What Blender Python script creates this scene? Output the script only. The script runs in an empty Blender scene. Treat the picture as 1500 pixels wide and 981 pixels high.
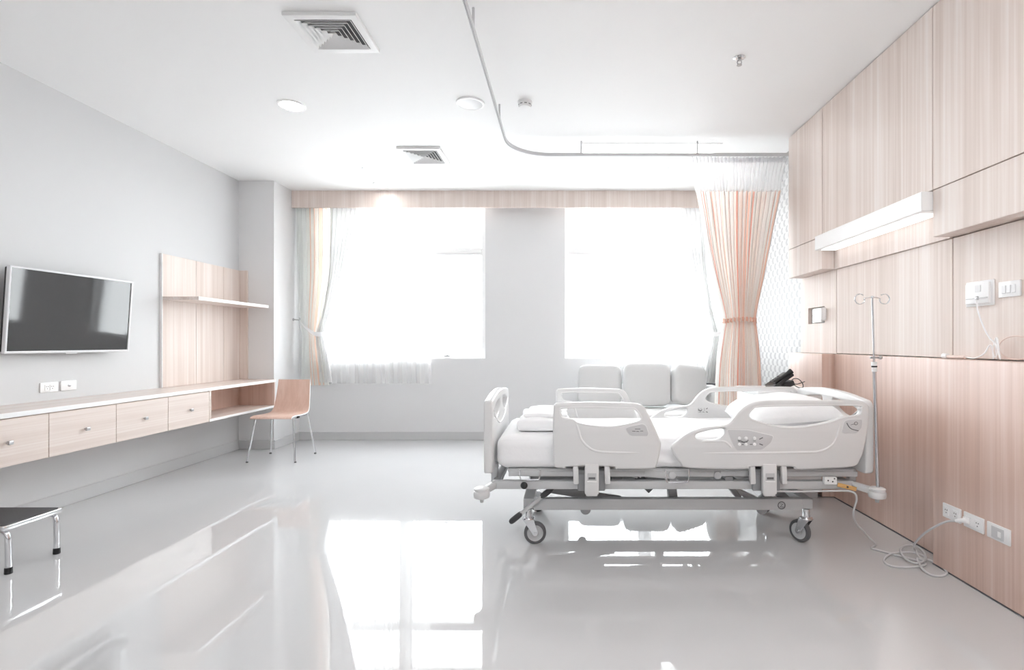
import bpy, bmesh, math, random
from mathutils import Vector, Matrix, noise
random.seed(7)
R = math.radians
SC = bpy.context.scene
COL = SC.collection

# ------------------------------------------------------------------ camera
EYE, FP, VX, VY = 1.15, 760.0, 827.0, 502.0      # eye height, focal length and vanishing point in px of a 1500x981 frame
cam_d = bpy.data.cameras.new('camera'); cam = bpy.data.objects.new('camera', cam_d); COL.objects.link(cam)
cam_d.sensor_width = 36.0; cam_d.lens = FP / 1500 * 36
cam_d.shift_x = -(VX - 750) / 1500; cam_d.shift_y = (VY - 490.5) / 1500
cam_d.clip_start = 0.05
cam.location = (0, 0, EYE); cam.rotation_euler = (R(90), 0, 0)
SC.camera = cam

# ------------------------------------------------------------------ daylight and exposure
SKY_STRENGTH = 5.2
FILL_STRENGTH = 6.6
DOWN_STRENGTH = 14.0
w = bpy.data.worlds.new('overcast_daylight'); SC.world = w; w.use_nodes = True
bg = w.node_tree.nodes['Background']; bg.inputs[0].default_value = (.968, .985, 1, 1); bg.inputs[1].default_value = SKY_STRENGTH
# overcast sky above the horizon, duller ground below it
wn, wl = w.node_tree.nodes, w.node_tree.links
wt = wn.new('ShaderNodeTexCoord'); wx = wn.new('ShaderNodeSeparateXYZ'); wr = wn.new('ShaderNodeValToRGB')
wl.new(wt.outputs['Generated'], wx.inputs[0]); wl.new(wx.outputs['Z'], wr.inputs['Fac']); wl.new(wr.outputs['Color'], bg.inputs[0])
wr.color_ramp.elements[0].position = 0.0; wr.color_ramp.elements[0].color = (.485, .497, .505, 1)
wr.color_ramp.elements[1].position = .03; wr.color_ramp.elements[1].color = (.945, .98, 1, 1)
vs = SC.view_settings
vs.view_transform = 'Standard'; vs.look = 'None'; vs.gamma = 1.0; vs.use_curve_mapping = False
vs.exposure = 1.64
SC.cycles.diffuse_bounces = 8; SC.cycles.max_bounces = 14; SC.cycles.transparent_max_bounces = 16

# ------------------------------------------------------------------ room measures (metres)
H = 2.905
XL, XR = -3.53, 2.05
YB, YF = 6.155, -2.2            # window wall, wall behind the camera
PX, PY = -3.148, 5.62           # pillar in the far left corner

def at(px, py, Y): return Vector(((px - VX) / FP * Y, Y, EYE - (py - VY) / FP * Y))
def on_floor(px, py):
    Y = EYE * FP / (py - VY); return Vector(((px - VX) / FP * Y, Y, 0))
def on_ceiling(px, py):
    Y = (H - EYE) * FP / (VY - py); return Vector(((px - VX) / FP * Y, Y, H))

# ------------------------------------------------------------------ materials
def srgb(r, g, b):
    f = lambda c: (c / 255 / 12.92) if c / 255 <= .04045 else ((c / 255 + .055) / 1.055) ** 2.4
    return (f(r), f(g), f(b), 1)
MATS = {}
def mat(name, col, rough=.5, metal=0, spec=.5, coat=0, emit=0, bump=0, bscale=60, var=0, vscale=4):
    m = bpy.data.materials.new(name); m.use_nodes = True; MATS[name] = m
    nt = m.node_tree; b = nt.nodes['Principled BSDF']
    c = srgb(*col)
    b.inputs['Base Color'].default_value = c
    b.inputs['Roughness'].default_value = rough; b.inputs['Metallic'].default_value = metal
    b.inputs['Specular IOR Level'].default_value = spec; b.inputs['Coat Weight'].default_value = coat
    if coat: b.inputs['Coat Roughness'].default_value = .05
    if emit:
        b.inputs['Emission Color'].default_value = (1, 1, 1, 1); b.inputs['Emission Strength'].default_value = emit
    tc = None
    if bump or var:
        tc = nt.nodes.new('ShaderNodeTexCoord')
    if var:
        n = nt.nodes.new('ShaderNodeTexNoise'); n.inputs['Scale'].default_value = vscale; n.inputs['Detail'].default_value = 4
        nt.links.new(tc.outputs['Object'], n.inputs['Vector'])
        r = nt.nodes.new('ShaderNodeValToRGB')
        r.color_ramp.elements[0].position = .3; r.color_ramp.elements[1].position = .7
        r.color_ramp.elements[0].color = [x * (1 - var) for x in c[:3]] + [1]
        r.color_ramp.elements[1].color = [min(1, x * (1 + var)) for x in c[:3]] + [1]
        nt.links.new(n.outputs['Fac'], r.inputs['Fac']); nt.links.new(r.outputs['Color'], b.inputs['Base Color'])
    if bump:
        n = nt.nodes.new('ShaderNodeTexNoise'); n.inputs['Scale'].default_value = bscale; n.inputs['Detail'].default_value = 3
        nt.links.new(tc.outputs['Object'], n.inputs['Vector'])
        k = nt.nodes.new('ShaderNodeBump'); k.inputs['Strength'].default_value = bump; k.inputs['Distance'].default_value = .01
        nt.links.new(n.outputs['Fac'], k.inputs['Height']); nt.links.new(k.outputs['Normal'], b.inputs['Normal'])
    return m

def wood(name, cols, axis, rough=.3, fine=1.0, spec=.5, coat=0, coat_rough=.3):
    """laminate with straight grain along one axis"""
    m = bpy.data.materials.new(name); m.use_nodes = True; MATS[name] = m
    nt = m.node_tree; b = nt.nodes['Principled BSDF']; L = nt.links.new
    tc = nt.nodes.new('ShaderNodeTexCoord')
    def layer(across, along, detail, dist):
        mp = nt.nodes.new('ShaderNodeMapping')
        s = [across] * 3; s[axis] = along
        mp.inputs['Scale'].default_value = s
        n = nt.nodes.new('ShaderNodeTexNoise'); n.inputs['Scale'].default_value = 1; n.inputs['Detail'].default_value = detail
        n.inputs['Distortion'].default_value = dist
        L(tc.outputs['Object'], mp.inputs['Vector']); L(mp.outputs['Vector'], n.inputs['Vector']); return n
    a = layer(11 * fine, .35, 3, .2); c = layer(70 * fine, .9, 2, 0)
    mx = nt.nodes.new('ShaderNodeMix'); mx.data_type = 'FLOAT'; mx.inputs['Factor'].default_value = .42
    L(a.outputs['Fac'], mx.inputs['A']); L(c.outputs['Fac'], mx.inputs['B'])
    r = nt.nodes.new('ShaderNodeValToRGB')
    pos = (.36, .48, .56, .66)
    r.color_ramp.elements[0].position = pos[0]; r.color_ramp.elements[1].position = pos[3]
    r.color_ramp.elements[0].color = srgb(*cols[0]); r.color_ramp.elements[1].color = srgb(*cols[3])
    for i in (1, 2):
        e = r.color_ramp.elements.new(pos[i]); e.color = srgb(*cols[i])
    L(mx.outputs['Result'], r.inputs['Fac']); L(r.outputs['Color'], b.inputs['Base Color'])
    b.inputs['Roughness'].default_value = rough; b.inputs['Specular IOR Level'].default_value = spec
    b.inputs['Coat Weight'].default_value = coat; b.inputs['Coat Roughness'].default_value = coat_rough; b.inputs['Coat IOR'].default_value = 1.7
    k = nt.nodes.new('ShaderNodeBump'); k.inputs['Strength'].default_value = .05; k.inputs['Distance'].default_value = .004
    L(c.outputs['Fac'], k.inputs['Height']); L(k.outputs['Normal'], b.inputs['Normal'])
    return m

def cloth(name, col, transp=0.0, transl=.4, stripes=None, rep=1.0):
    """fabric: diffuse + translucent, optionally see-through, optional woven stripes along U"""
    m = bpy.data.materials.new(name); m.use_nodes = True; MATS[name] = m
    nt = m.node_tree; L = nt.links.new
    for n in list(nt.nodes):
        if n.type == 'BSDF_PRINCIPLED': nt.nodes.remove(n)
    out = [n for n in nt.nodes if n.type == 'OUTPUT_MATERIAL'][0]
    d = nt.nodes.new('ShaderNodeBsdfDiffuse'); t = nt.nodes.new('ShaderNodeBsdfTranslucent')
    d.inputs[0].default_value = srgb(*col); t.inputs[0].default_value = srgb(*col)
    if stripes:
        uv = nt.nodes.new('ShaderNodeUVMap'); sp = nt.nodes.new('ShaderNodeSeparateXYZ'); L(uv.outputs[0], sp.inputs[0])
        mu = nt.nodes.new('ShaderNodeMath'); mu.operation = 'MULTIPLY'; mu.inputs[1].default_value = rep; L(sp.outputs[0], mu.inputs[0])
        fr = nt.nodes.new('ShaderNodeMath'); fr.operation = 'FRACT'; L(mu.outputs[0], fr.inputs[0])
        r = nt.nodes.new('ShaderNodeValToRGB'); r.color_ramp.interpolation = 'CONSTANT'
        els = r.color_ramp.elements
        els[0].position = 0; els[0].color = srgb(*stripes[0][1]); els[1].position = stripes[1][0]; els[1].color = srgb(*stripes[1][1])
        for p, c in stripes[2:]:
            e = els.new(p); e.color = srgb(*c)
        L(fr.outputs[0], r.inputs['Fac']); L(r.outputs['Color'], d.inputs[0]); L(r.outputs['Color'], t.inputs[0])
    mx = nt.nodes.new('ShaderNodeMixShader'); mx.inputs[0].default_value = transl
    L(d.outputs[0], mx.inputs[1]); L(t.outputs[0], mx.inputs[2])
    last = mx
    if transp:
        tr = nt.nodes.new('ShaderNodeBsdfTransparent')
        m2 = nt.nodes.new('ShaderNodeMixShader'); m2.inputs[0].default_value = transp
        L(mx.outputs[0], m2.inputs[1]); L(tr.outputs[0], m2.inputs[2]); last = m2
    L(last.outputs[0], out.inputs['Surface'])
    return m

def glass_mat():
    m = bpy.data.materials.new('window_glass'); m.use_nodes = True; MATS['window_glass'] = m
    nt = m.node_tree; L = nt.links.new
    for n in list(nt.nodes):
        if n.type == 'BSDF_PRINCIPLED': nt.nodes.remove(n)
    out = [n for n in nt.nodes if n.type == 'OUTPUT_MATERIAL'][0]
    tr = nt.nodes.new('ShaderNodeBsdfTransparent'); tr.inputs[0].default_value = (.97, .98, .98, 1)
    g = nt.nodes.new('ShaderNodeBsdfGlossy'); g.inputs['Roughness'].default_value = .02
    fr = nt.nodes.new('ShaderNodeFresnel'); geo = nt.nodes.new('ShaderNodeNewGeometry'); mr = nt.nodes.new('ShaderNodeMapRange')
    mr.inputs['To Min'].default_value = 1.45; mr.inputs['To Max'].default_value = 1 / 1.45
    L(geo.outputs['Backfacing'], mr.inputs['Value']); L(mr.outputs['Result'], fr.inputs['IOR'])
    mx = nt.nodes.new('ShaderNodeMixShader'); L(fr.outputs[0], mx.inputs[0]); L(tr.outputs[0], mx.inputs[1]); L(g.outputs[0], mx.inputs[2])
    L(mx.outputs[0], out.inputs['Surface'])

def wallpaper():
    """white paper printed with a pale woven block pattern"""
    m = bpy.data.materials.new('block_wallpaper'); m.use_nodes = True; MATS['block_wallpaper'] = m
    nt = m.node_tree; b = nt.nodes['Principled BSDF']; L = nt.links.new
    tc = nt.nodes.new('ShaderNodeTexCoord'); sp = nt.nodes.new('ShaderNodeSeparateXYZ'); L(tc.outputs['Object'], sp.inputs[0])
    def M(op, a, bb):
        n = nt.nodes.new('ShaderNodeMath'); n.operation = op
        for i, v in enumerate((a, bb)):
            if isinstance(v, (int, float)): n.inputs[i].default_value = v
            else: L(v, n.inputs[i])
        return n.outputs[0]
    y = M('MULTIPLY', sp.outputs[1], 1 / .105); z = M('MULTIPLY', sp.outputs[2], 1 / .062)
    row = M('FLOOR', z, 0); fz = M('FRACT', z, 0)
    sh = M('MULTIPLY', M('FRACT', M('MULTIPLY', row, .5), 0), 1.0)
    slant = M('MULTIPLY', M('ABSOLUTE', M('SUBTRACT', fz, .5), 0), .35)
    fy = M('FRACT', M('ADD', M('ADD', y, sh), slant), 0)
    dark = M('LESS_THAN', fy, .42)
    grad = M('MULTIPLY', dark, M('SUBTRACT', 1.0, fy))
    mx = nt.nodes.new('ShaderNodeMix'); mx.data_type = 'RGBA'
    L(grad, mx.inputs['Factor']); mx.inputs['A'].default_value = srgb(196, 196, 196); mx.inputs['B'].default_value = srgb(156, 156, 158)
    L(mx.outputs['Result'], b.inputs['Base Color']); b.inputs['Roughness'].default_value = .45

mat('wall_paint', (226, 226, 227), .55, bump=.02, bscale=150)
mat('wall_paint_dimmed', (211, 211, 212), .55, bump=.02, bscale=150)  # same wall paint darkened for the left wall, weaker light put into its colour
mat('ceiling_paint', (241, 241, 241), .7)
mat('skirting', (207, 207, 208), .35)
mat('floor_gloss', (204, 204, 205), .02, spec=1.0, var=.015, vscale=1.3)
PALE = ((214, 199, 190), (222, 208, 200), (228, 216, 209), (234, 225, 220))
wood('laminate_vertical', PALE, 2, .45, spec=.4)
wood('laminate_long', PALE, 1, .3)
wood('laminate_cross', PALE, 0, .3)
WARM = ((202, 168, 152), (213, 180, 164), (220, 190, 176), (226, 201, 189))
wood('laminate_wainscot', WARM, 2, .42, spec=.9, coat=1, coat_rough=.33)
wood('chair_ply', ((224, 191, 174), (229, 197, 181), (233, 203, 188), (237, 209, 195)), 2, .32)
mat('white_paint', (246, 246, 246), .35)
mat('white_plastic', (243, 243, 243), .3)
mat('bed_plastic', (223, 223, 223), .28)
mat('bed_plastic_line', (235, 235, 235), .25)
mat('bed_steel', (196, 197, 198), .35, metal=.0, spec=.5)
mat('bed_steel_dark', (150, 151, 153), .4)
mat('dark_plastic', (60, 60, 62), .4)
mat('black_plastic', (34, 34, 36), .35)
mat('rubber_grey', (96, 96, 98), .55)
mat('chrome', (225, 226, 228), .12, metal=1)
mat('brushed_steel', (190, 190, 192), .3, metal=1)
mat('stand_steel', (205, 205, 208), .16, metal=1)
mat('panel_grey', (205, 205, 206), .35)
mat('plate_grey', (226, 226, 227), .35)
mat('print_grey', (110, 110, 112), .5)
mat('linen', (246, 246, 247), .8, bump=.12, bscale=35)
mat('sofa_fabric', (212, 212, 212), .7, bump=.06, bscale=120)
mat('sofa_base', (232, 232, 232), .6)
mat('mat_black', (70, 70, 72), .55, bump=.3, bscale=220)
mat('tv_screen', (58, 58, 59), .05, spec=.9)
mat('silver_frame', (226, 226, 228), .3)
mat('orange_tag', (214, 170, 108), .5)
mat('grey_cable', (206, 206, 207), .45)
mat('vent_dark', (104, 104, 106), .7)
mat('vent_white', (236, 236, 236), .45)
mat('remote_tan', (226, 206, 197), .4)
mat('fill_glow', (255, 255, 255), .5, emit=FILL_STRENGTH)  # glow of the added fill panels near and behind the camera
mat('lamp_glow_low', (255, 255, 255), .5, emit=3.6)
mat('downlight_glow', (255, 255, 255), .5, emit=DOWN_STRENGTH)
mat('tube_glow', (255, 255, 255), .5, emit=.45)
mat('track_metal', (206, 206, 208), .3)
cloth('sheer', (252, 252, 252), .45, .55)
cloth('mesh_header', (248, 248, 248), .3, .4)
cloth('header_tape', (226, 226, 227), .0, .4)
CREAM, GREY, PEACH, ROSE, BEIGE = (250, 250, 248), (247, 248, 247), (253, 225, 210), (240, 170, 157), (247, 244, 240)
cloth('curtain_stripe', CREAM, 0, .6, [(0, GREY), (.10, PEACH), (.125, GREY), (.22, BEIGE), (.30, ROSE), (.318, PEACH), (.335, GREY), (.46, PEACH), (.49, CREAM), (.56, ROSE), (.575, BEIGE), (.74, GREY), (.82, PEACH), (.85, ROSE), (.865, CREAM), (.94, BEIGE)], 7.0)
cloth('drape_stripe', CREAM, 0, .5, [(0, GREY), (.30, CREAM), (.40, PEACH), (.425, CREAM), (.50, PEACH), (.525, BEIGE), (.60, CREAM), (.66, PEACH), (.68, CREAM), (.78, PEACH), (.80, BEIGE), (.88, CREAM)], 1.0)
cloth('sheer_dense', (240, 240, 240), .0, .10)
cloth('ruffle', (246, 214, 196), 0, .3, [(0, (248, 240, 234)), (.5, (248, 214, 198))], 26.0)
glass_mat(); wallpaper()

# ------------------------------------------------------------------ mesh helpers
def finish(o, smooth=True, angle=35):
    if smooth:
        me = o.data
        me.polygons.foreach_set('use_smooth', [True] * len(me.polygons))
        me.set_sharp_from_angle(angle=R(angle))
ORIG = {}
def base_of(o):
    return ORIG.get(o.name, Vector((0, 0, 0)))

class G:
    def __init__(s): s.bm = bmesh.new()
    def box(s, lo, hi, bev=0, seg=2):
        t = bmesh.new()
        bmesh.ops.create_cube(t, size=1)
        lo, hi = Vector([min(a, b) for a, b in zip(lo, hi)]), Vector([max(a, b) for a, b in zip(lo, hi)])
        for v in t.verts: v.co = Vector([(lo[i] + hi[i]) / 2 + v.co[i] * (hi[i] - lo[i]) for i in range(3)])
        if bev: bmesh.ops.bevel(t, geom=list(t.edges), offset=bev, segments=seg, affect='EDGES', profile=.5)
        return s._add(t)
    def _add(s, t, M=None):
        if M is not None: bmesh.ops.transform(t, matrix=M, verts=t.verts)
        me = bpy.data.meshes.new('tmp'); t.to_mesh(me); t.free(); s.bm.from_mesh(me); bpy.data.meshes.remove(me)
        return s
    def obox(s, c, size, M, bev=0):
        t = bmesh.new(); bmesh.ops.create_cube(t, size=1)
        for v in t.verts: v.co = Vector([v.co[i] * size[i] for i in range(3)])
        if bev: bmesh.ops.bevel(t, geom=list(t.edges), offset=bev, segments=2, affect='EDGES', profile=.5)
        return s._add(t, Matrix.Translation(Vector(c)) @ M.to_4x4())
    def bar(s, p0, p1, wd, ht, bev=0, up=(0, 0, 1)):
        p0, p1 = Vector(p0), Vector(p1); d = p1 - p0; L = d.length; x = d.normalized()
        z = Vector(up); y = z.cross(x)
        if y.length < 1e-4: y = Vector((0, 1, 0))
        y.normalize(); z = x.cross(y)
        M = Matrix((x, y, z)).transposed()
        return s.obox((p0 + p1) / 2, (L, wd, ht), M, bev)
    def cyl(s, p0, p1, r, r2=None, n=24, bev=0):
        p0, p1 = Vector(p0), Vector(p1); d = p1 - p0
        t = bmesh.new(); bmesh.ops.create_cone(t, cap_ends=True, segments=n, radius1=r, radius2=r if r2 is None else r2, depth=d.length)
        if bev:
            es = [e for e in t.edges if any(len(f.verts) > 4 for f in e.link_faces)]
            bmesh.ops.bevel(t, geom=es, offset=bev, segments=2, affect='EDGES', profile=.5)
        q = Vector((0, 0, 1)).rotation_difference(d.normalized()).to_matrix().to_4x4()
        return s._add(t, Matrix.Translation((p0 + p1) / 2) @ q)
    def ball(s, c, r, sc=(1, 1, 1), n=16):
        t = bmesh.new(); bmesh.ops.create_uvsphere(t, u_segments=n, v_segments=n // 2 + 2, radius=r)
        for v in t.verts: v.co = Vector([v.co[i] * sc[i] for i in range(3)]) + Vector(c)
        return s._add(t)
    def lathe(s, prof, c, axis=(0, 0, 1), n=32):
        """prof = [(radius, height)]"""
        q = Vector((0, 0, 1)).rotation_difference(Vector(axis).normalized()).to_matrix(); c = Vector(c)
        rings = []
        for r, h in prof:
            if r < 1e-6: rings.append([s.bm.verts.new(c + q @ Vector((0, 0, h)))])
            else: rings.append([s.bm.verts.new(c + q @ Vector((r * math.cos(2 * math.pi * i / n), r * math.sin(2 * math.pi * i / n), h))) for i in range(n)])
        for a, b in zip(rings, rings[1:]):
            for i in range(n):
                j = (i + 1) % n
                if len(a) == 1: s.bm.faces.new((a[0], b[i], b[j])) if len(b) > 1 else None
                elif len(b) == 1: s.bm.faces.new((a[i], a[j], b[0]))
                else: s.bm.faces.new((a[i], a[j], b[j], b[i]))
        return s
    def tube(s, pts, r, n=10, smooth=6, closed=False, caps=True):
        pts = [Vector(p) for p in pts]
        if smooth and len(pts) > 2: pts = crom(pts, smooth, closed)
        m = len(pts); rings = []; nrm = None
        for i, p in enumerate(pts):
            if closed: t = pts[(i + 1) % m] - pts[i - 1]
            else: t = pts[min(i + 1, m - 1)] - pts[max(i - 1, 0)]
            t.normalize()
            if nrm is None:
                nrm = t.orthogonal().normalized()
            else:
                nrm = (nrm - t * nrm.dot(t))
                nrm = nrm.normalized() if nrm.length > 1e-6 else t.orthogonal().normalized()
            bn = t.cross(nrm)
            rr = r(i / (m - 1)) if callable(r) else r
            rings.append([s.bm.verts.new(p + (nrm * math.cos(2 * math.pi * k / n) + bn * math.sin(2 * math.pi * k / n)) * rr) for k in range(n)])
        prs = list(zip(rings, rings[1:])) + ([(rings[-1], rings[0])] if closed else [])
        for a, b in prs:
            for k in range(n):
                j = (k + 1) % n; s.bm.faces.new((a[k], a[j], b[j], b[k]))
        if caps and not closed:
            s.bm.faces.new(rings[0][::-1]); s.bm.faces.new(rings[-1])
        return s
    def mesh(s, me):
        s.bm.from_mesh(me); bpy.data.meshes.remove(me); return s
    def quad(s, *ps):
        s.bm.faces.new([s.bm.verts.new(Vector(p)) for p in ps]); return s
    def build(s, name, m, parent=None, smooth=True, fix=True):
        if fix: bmesh.ops.recalc_face_normals(s.bm, faces=s.bm.faces)
        off = base_of(parent) if parent else Vector((0, 0, 0))
        bmesh.ops.translate(s.bm, verts=s.bm.verts, vec=-off)
        me = bpy.data.meshes.new(name); s.bm.to_mesh(me); s.bm.free()
        for k in (m if isinstance(m, (list, tuple)) else [m]): me.materials.append(MATS[k])
        o = bpy.data.objects.new(name, me); COL.objects.link(o)
        if parent: o.parent = parent
        ORIG[o.name] = off
        finish(o, smooth)
        return o

def crom(pts, k, closed=False):
    out = []; n = len(pts)
    rng = range(n) if closed else range(n - 1)
    for i in rng:
        g = (lambda j: pts[j % n]) if closed else (lambda j: pts[max(0, min(n - 1, j))])
        p0, p1, p2, p3 = g(i - 1), g(i), g(i + 1), g(i + 2)
        for q in range(k):
            t = q / k
            out.append(.5 * ((2 * p1) + (p2 - p0) * t + (2 * p0 - 5 * p1 + 4 * p2 - p3) * t * t + (3 * p1 - p0 - 3 * p2 + p3) * t ** 3))
    if not closed: out.append(pts[-1])
    return out

def round_poly(pts, r, k=5):
    """outline with rounded corners; r a number or per-point list"""
    out = []; n = len(pts); P = [Vector(p) for p in pts]
    for i in range(n):
        a, p, b = P[i - 1], P[i], P[(i + 1) % n]
        rr = r[i] if isinstance(r, (list, tuple)) else r
        da, db = (a - p), (b - p); la, lb = da.length, db.length
        q = min(rr, la * .48, lb * .48)
        if q < 1e-5: out.append(p); continue
        s, e = p + da / la * q, p + db / lb * q
        for j in range(k + 1):
            t = j / k
            out.append(s * (1 - t) ** 2 + p * 2 * t * (1 - t) + e * t * t)
    return out

def slab(outlines, thick, bev, plane, pos):
    """solid cut from a flat outline with holes; plane XZ: pos is the Y of its middle, plane YZ: pos the X, plane XY: pos the Z"""
    cu = bpy.data.curves.new('tmp', 'CURVE'); cu.dimensions = '2D'; cu.fill_mode = 'BOTH'
    cu.extrude = max(thick / 2 - bev, 0); cu.bevel_depth = bev; cu.bevel_resolution = 2; cu.offset = -bev
    for ol in outlines:
        sp = cu.splines.new('POLY'); sp.points.add(len(ol) - 1); sp.use_cyclic_u = True
        for q, p in zip(sp.points, ol): q.co = (p[0], p[1], 0, 1)
    o = bpy.data.objects.new('tmp', cu); COL.objects.link(o)
    dg = bpy.context.evaluated_depsgraph_get()
    me = bpy.data.meshes.new_from_object(o.evaluated_get(dg))
    bpy.data.objects.remove(o); bpy.data.curves.remove(cu)
    for v in me.vertices:
        x, y, z = v.co
        if plane == 'XZ': v.co = (x, pos - z, y)
        elif plane == 'YZ': v.co = (pos + z, x, y)
        else: v.co = (x, y, pos + z)
    me.materials.clear()
    g = G(); g.mesh(me)
    bmesh.ops.remove_doubles(g.bm, verts=g.bm.verts, dist=1e-5)
    return g

def cushion(c, size, M=None, e=.16, n=14, puff=.12):
    """soft rounded block: size full extents"""
    g = G(); t = bmesh.new(); bmesh.ops.create_cube(t, size=2)
    bmesh.ops.subdivide_edges(t, edges=list(t.edges), cuts=n, use_grid_fill=True)
    for v in t.verts:
        p = v.co.copy()
        q = Vector([math.copysign(abs(x), x) for x in p])
        k = 6.0
        L = (abs(q.x) ** k + abs(q.y) ** k + abs(q.z) ** k) ** (1 / k)
        q = q / L
        b = 1 + puff * (1 - min(1, abs(p.x) ** 2)) * (1 - min(1, abs(p.z) ** 2))
        q.y *= b
        v.co = Vector((q.x * size[0] / 2, q.y * size[1] / 2, q.z * size[2] / 2))
    MM = Matrix.Translation(Vector(c)) @ (M.to_4x4() if M is not None else Matrix.Identity(4))
    g._add(t, MM); return g

# ------------------------------------------------------------------ naming helpers
def tag(o, label=None, cat=None, group=None, kind=None):
    if label: o['label'] = label
    if cat: o['category'] = cat
    if group: o['group'] = group
    if kind: o['kind'] = kind
    return o
def thing(name, label, cat, loc=(0, 0, 0), group=None):
    o = bpy.data.objects.new(name, None); COL.objects.link(o); o.empty_display_size = .1
    o.location = loc; ORIG[o.name] = Vector(loc)
    return tag(o, label, cat, group)
def struct(o, label): return tag(o, label, None, None, 'structure')

# ================================================================== the room
struct(G().box((XL - .2, YF - .2, -.15), (XR + .2, YB + .2, 0)).build('floor', 'floor_gloss'), 'glossy pale grey floor')
struct(G().box((XL - .2, YF - .2, H), (XR + .2, YB + .2, H + .15)).build('ceiling', 'ceiling_paint'), 'white flat ceiling')
struct(G().box((XL - .2, YF, 0), (XL, YB + .2, H)).build('wall_left', 'wall_paint_dimmed'), 'pale grey wall behind the television')
struct(G().box((XR, YF, 0), (XR + .2, YB + .2, H)).build('wall_right', 'block_wallpaper'), 'white patterned wallpaper wall behind the bed head')
struct(G().box((XL - .2, YF - .2, 0), (XR + .2, YF, H)).build('wall_rear', 'wall_paint'), 'pale grey wall behind the viewer')
struct(G().box((XL, PY, 0), (PX, YB, H)).build('wall_pillar', 'wall_paint'), 'pale grey square pillar in the far corner')
W1 = (-2.86, -.94); W2 = (.0, 1.92); WZ = (.964, 2.80); TZ = (2.195, 2.284)
g = G(); T = YB + .2
xs = [XL, W1[0], W1[1], W2[0], W2[1], XR]
for i, (a, b) in enumerate(zip(xs, xs[1:])):
    if i in (1, 3):
        g.box((a, YB, 0), (b, T, WZ[0])); g.box((a, YB, WZ[1]), (b, T, H))
    else: g.box((a, YB, 0), (b, T, H))
struct(g.build('wall_back', 'wall_paint', smooth=False), 'white window wall at the far end')
def skirting(name, lo, hi, dr, label):
    g = G(); g.box(lo, hi, .004, 1)
    lip = (lo[0] - (.004 if dr[0] < 0 else 0), lo[1] - (.004 if dr[1] < 0 else 0), hi[2] - .016), (hi[0] + (.004 if dr[0] > 0 else 0), hi[1], hi[2] - .006)
    g.box(*lip)
    struct(g.build(name, 'skirting'), label)
skirting('baseboard_left', (XL, YF, 0), (XL + .014, PY - .014, .1), (1, 0), 'grey skirting along the television wall')
skirting('baseboard_pillar', (XL, PY - .014, 0), (PX, PY, .1), (0, -1), 'grey skirting across the pillar front')
skirting('baseboard_pillar_side', (PX, PY - .014, 0), (PX + .014, YB - .014, .1), (1, 0), 'grey skirting along the pillar side')
skirting('baseboard_back', (PX, YB - .014, 0), (XR, YB, .1), (0, -1), 'grey skirting below the windows')

def window(name, x0, x1, label):
    r = thing(name, label, None); r['kind'] = 'structure'
    y0, y1 = YB + .05, YB + .11; f = .05
    z0, z1 = WZ
    g = G()
    for lo, hi in (((x0, z0), (x0 + f, z1)), ((x1 - f, z0), (x1, z1)), ((x0 + f, z0), (x1 - f, z0 + f * .4)), ((x0 + f, z1 - f), (x1 - f, z1))):
        g.box((lo[0], y0, lo[1]), (hi[0], y1, hi[1]), .004, 1)
    g.build('window_frame', 'white_paint', r)
    xm = (x0 + x1) / 2
    g = G().box((xm - .08, y0 - .005, z0 + .02), (xm + .08, y1, z1 - f), .006, 1); g.build('mullion', 'white_paint', r)
    for a, b in ((x0 + f, xm - .08), (xm + .08, x1 - f)):
        g = G().box((a, y0 - .02, TZ[0]), (b, y1, TZ[1]), .006, 1); g.box((a, y0 - .026, TZ[0] + .03), (b, y0 - .018, TZ[0] + .05)); g.build('transom', 'white_paint', r)
        G().box((a, y0 + .025, z0 + .02), (b, y0 + .031, TZ[0])).build('pane', 'window_glass', r)
        G().box((a, y0 + .025, TZ[1]), (b, y0 + .031, z1 - f)).build('pane', 'window_glass', r)
    xl = (xm + .08 + x1 - f) / 2
    g = G().box((xl - .04, y0 - .016, z0 + .02), (xl + .04, y0, z0 + .036), .003, 1); g.bar((xl - .01, y0 - .022, z0 + .034), (xl + .05, y0 - .022, z0 + .05), .01, .01, .002)
    g.build('latch', 'brushed_steel', r)
window('window_1', *W1, 'white framed window left of the wall pier, half behind sheer')
window('window_2', *W2, 'white framed window right of the wall pier, above the sofa')

# pelmet over the windows
t = thing('curtain_pelmet', 'long pale wood pelmet box across the top of both windows', 'pelmet', (-.5, 5.98, H))
G().box((PX, 5.98, 2.708), (XR, 6.0, H), .002, 1).build('front_board', 'laminate_vertical', t)
G().box((PX, 6.0, H - .02), (XR, YB, H)).build('top_board', 'white_paint', t)
G().box((PX + .02, 6.07, H - .045), (XR - .02, 6.09, H - .02), .003, 1).build('curtain_rail', 'white_paint', t)

# ================================================================== headwall panelling
XF, XM, XB = 1.915, 2.005, 2.02
YA, Y1, Y2, YE = -.6, 2.70, 3.855, 4.437
ZL, ZU, ZS = 1.07, 1.697, 1.943
GAP = .0025
hw = thing('headwall_panelling', 'pale wood panelling with upper cupboards across the bed head wall', 'wall panelling', (XR, 2, 0))
def panel(y0, y1, z0, z1, x0, m='laminate_vertical', x1=XR - .001, name='panel'):
    return G().box((x0, y0 + GAP, z0 + GAP), (x1, y1 - GAP, z1 - GAP), .002, 1).build(name, m, hw)
G().box((XF + .021, YA, ZS + .003), (XR - .002, YE - .01, H - .002)).build('cupboard_carcass', 'laminate_vertical', hw)
for a, b in ((YA, .9), (.9, Y1), (Y1, Y2), (Y2, YE)):
    panel(a, b, ZS, H - .004, XF, x1=XF + .02)                                     # upper doors, one flush plane
for a, b in ((YA, Y1), (Y2, YE)):
    panel(a, b, ZU, ZS, XF, x1=XR - .001)                                           # boxes each side of the lamp bay
panel(Y1, Y2, ZU - .004, ZS, XM, x1=XM + .02)
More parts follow.
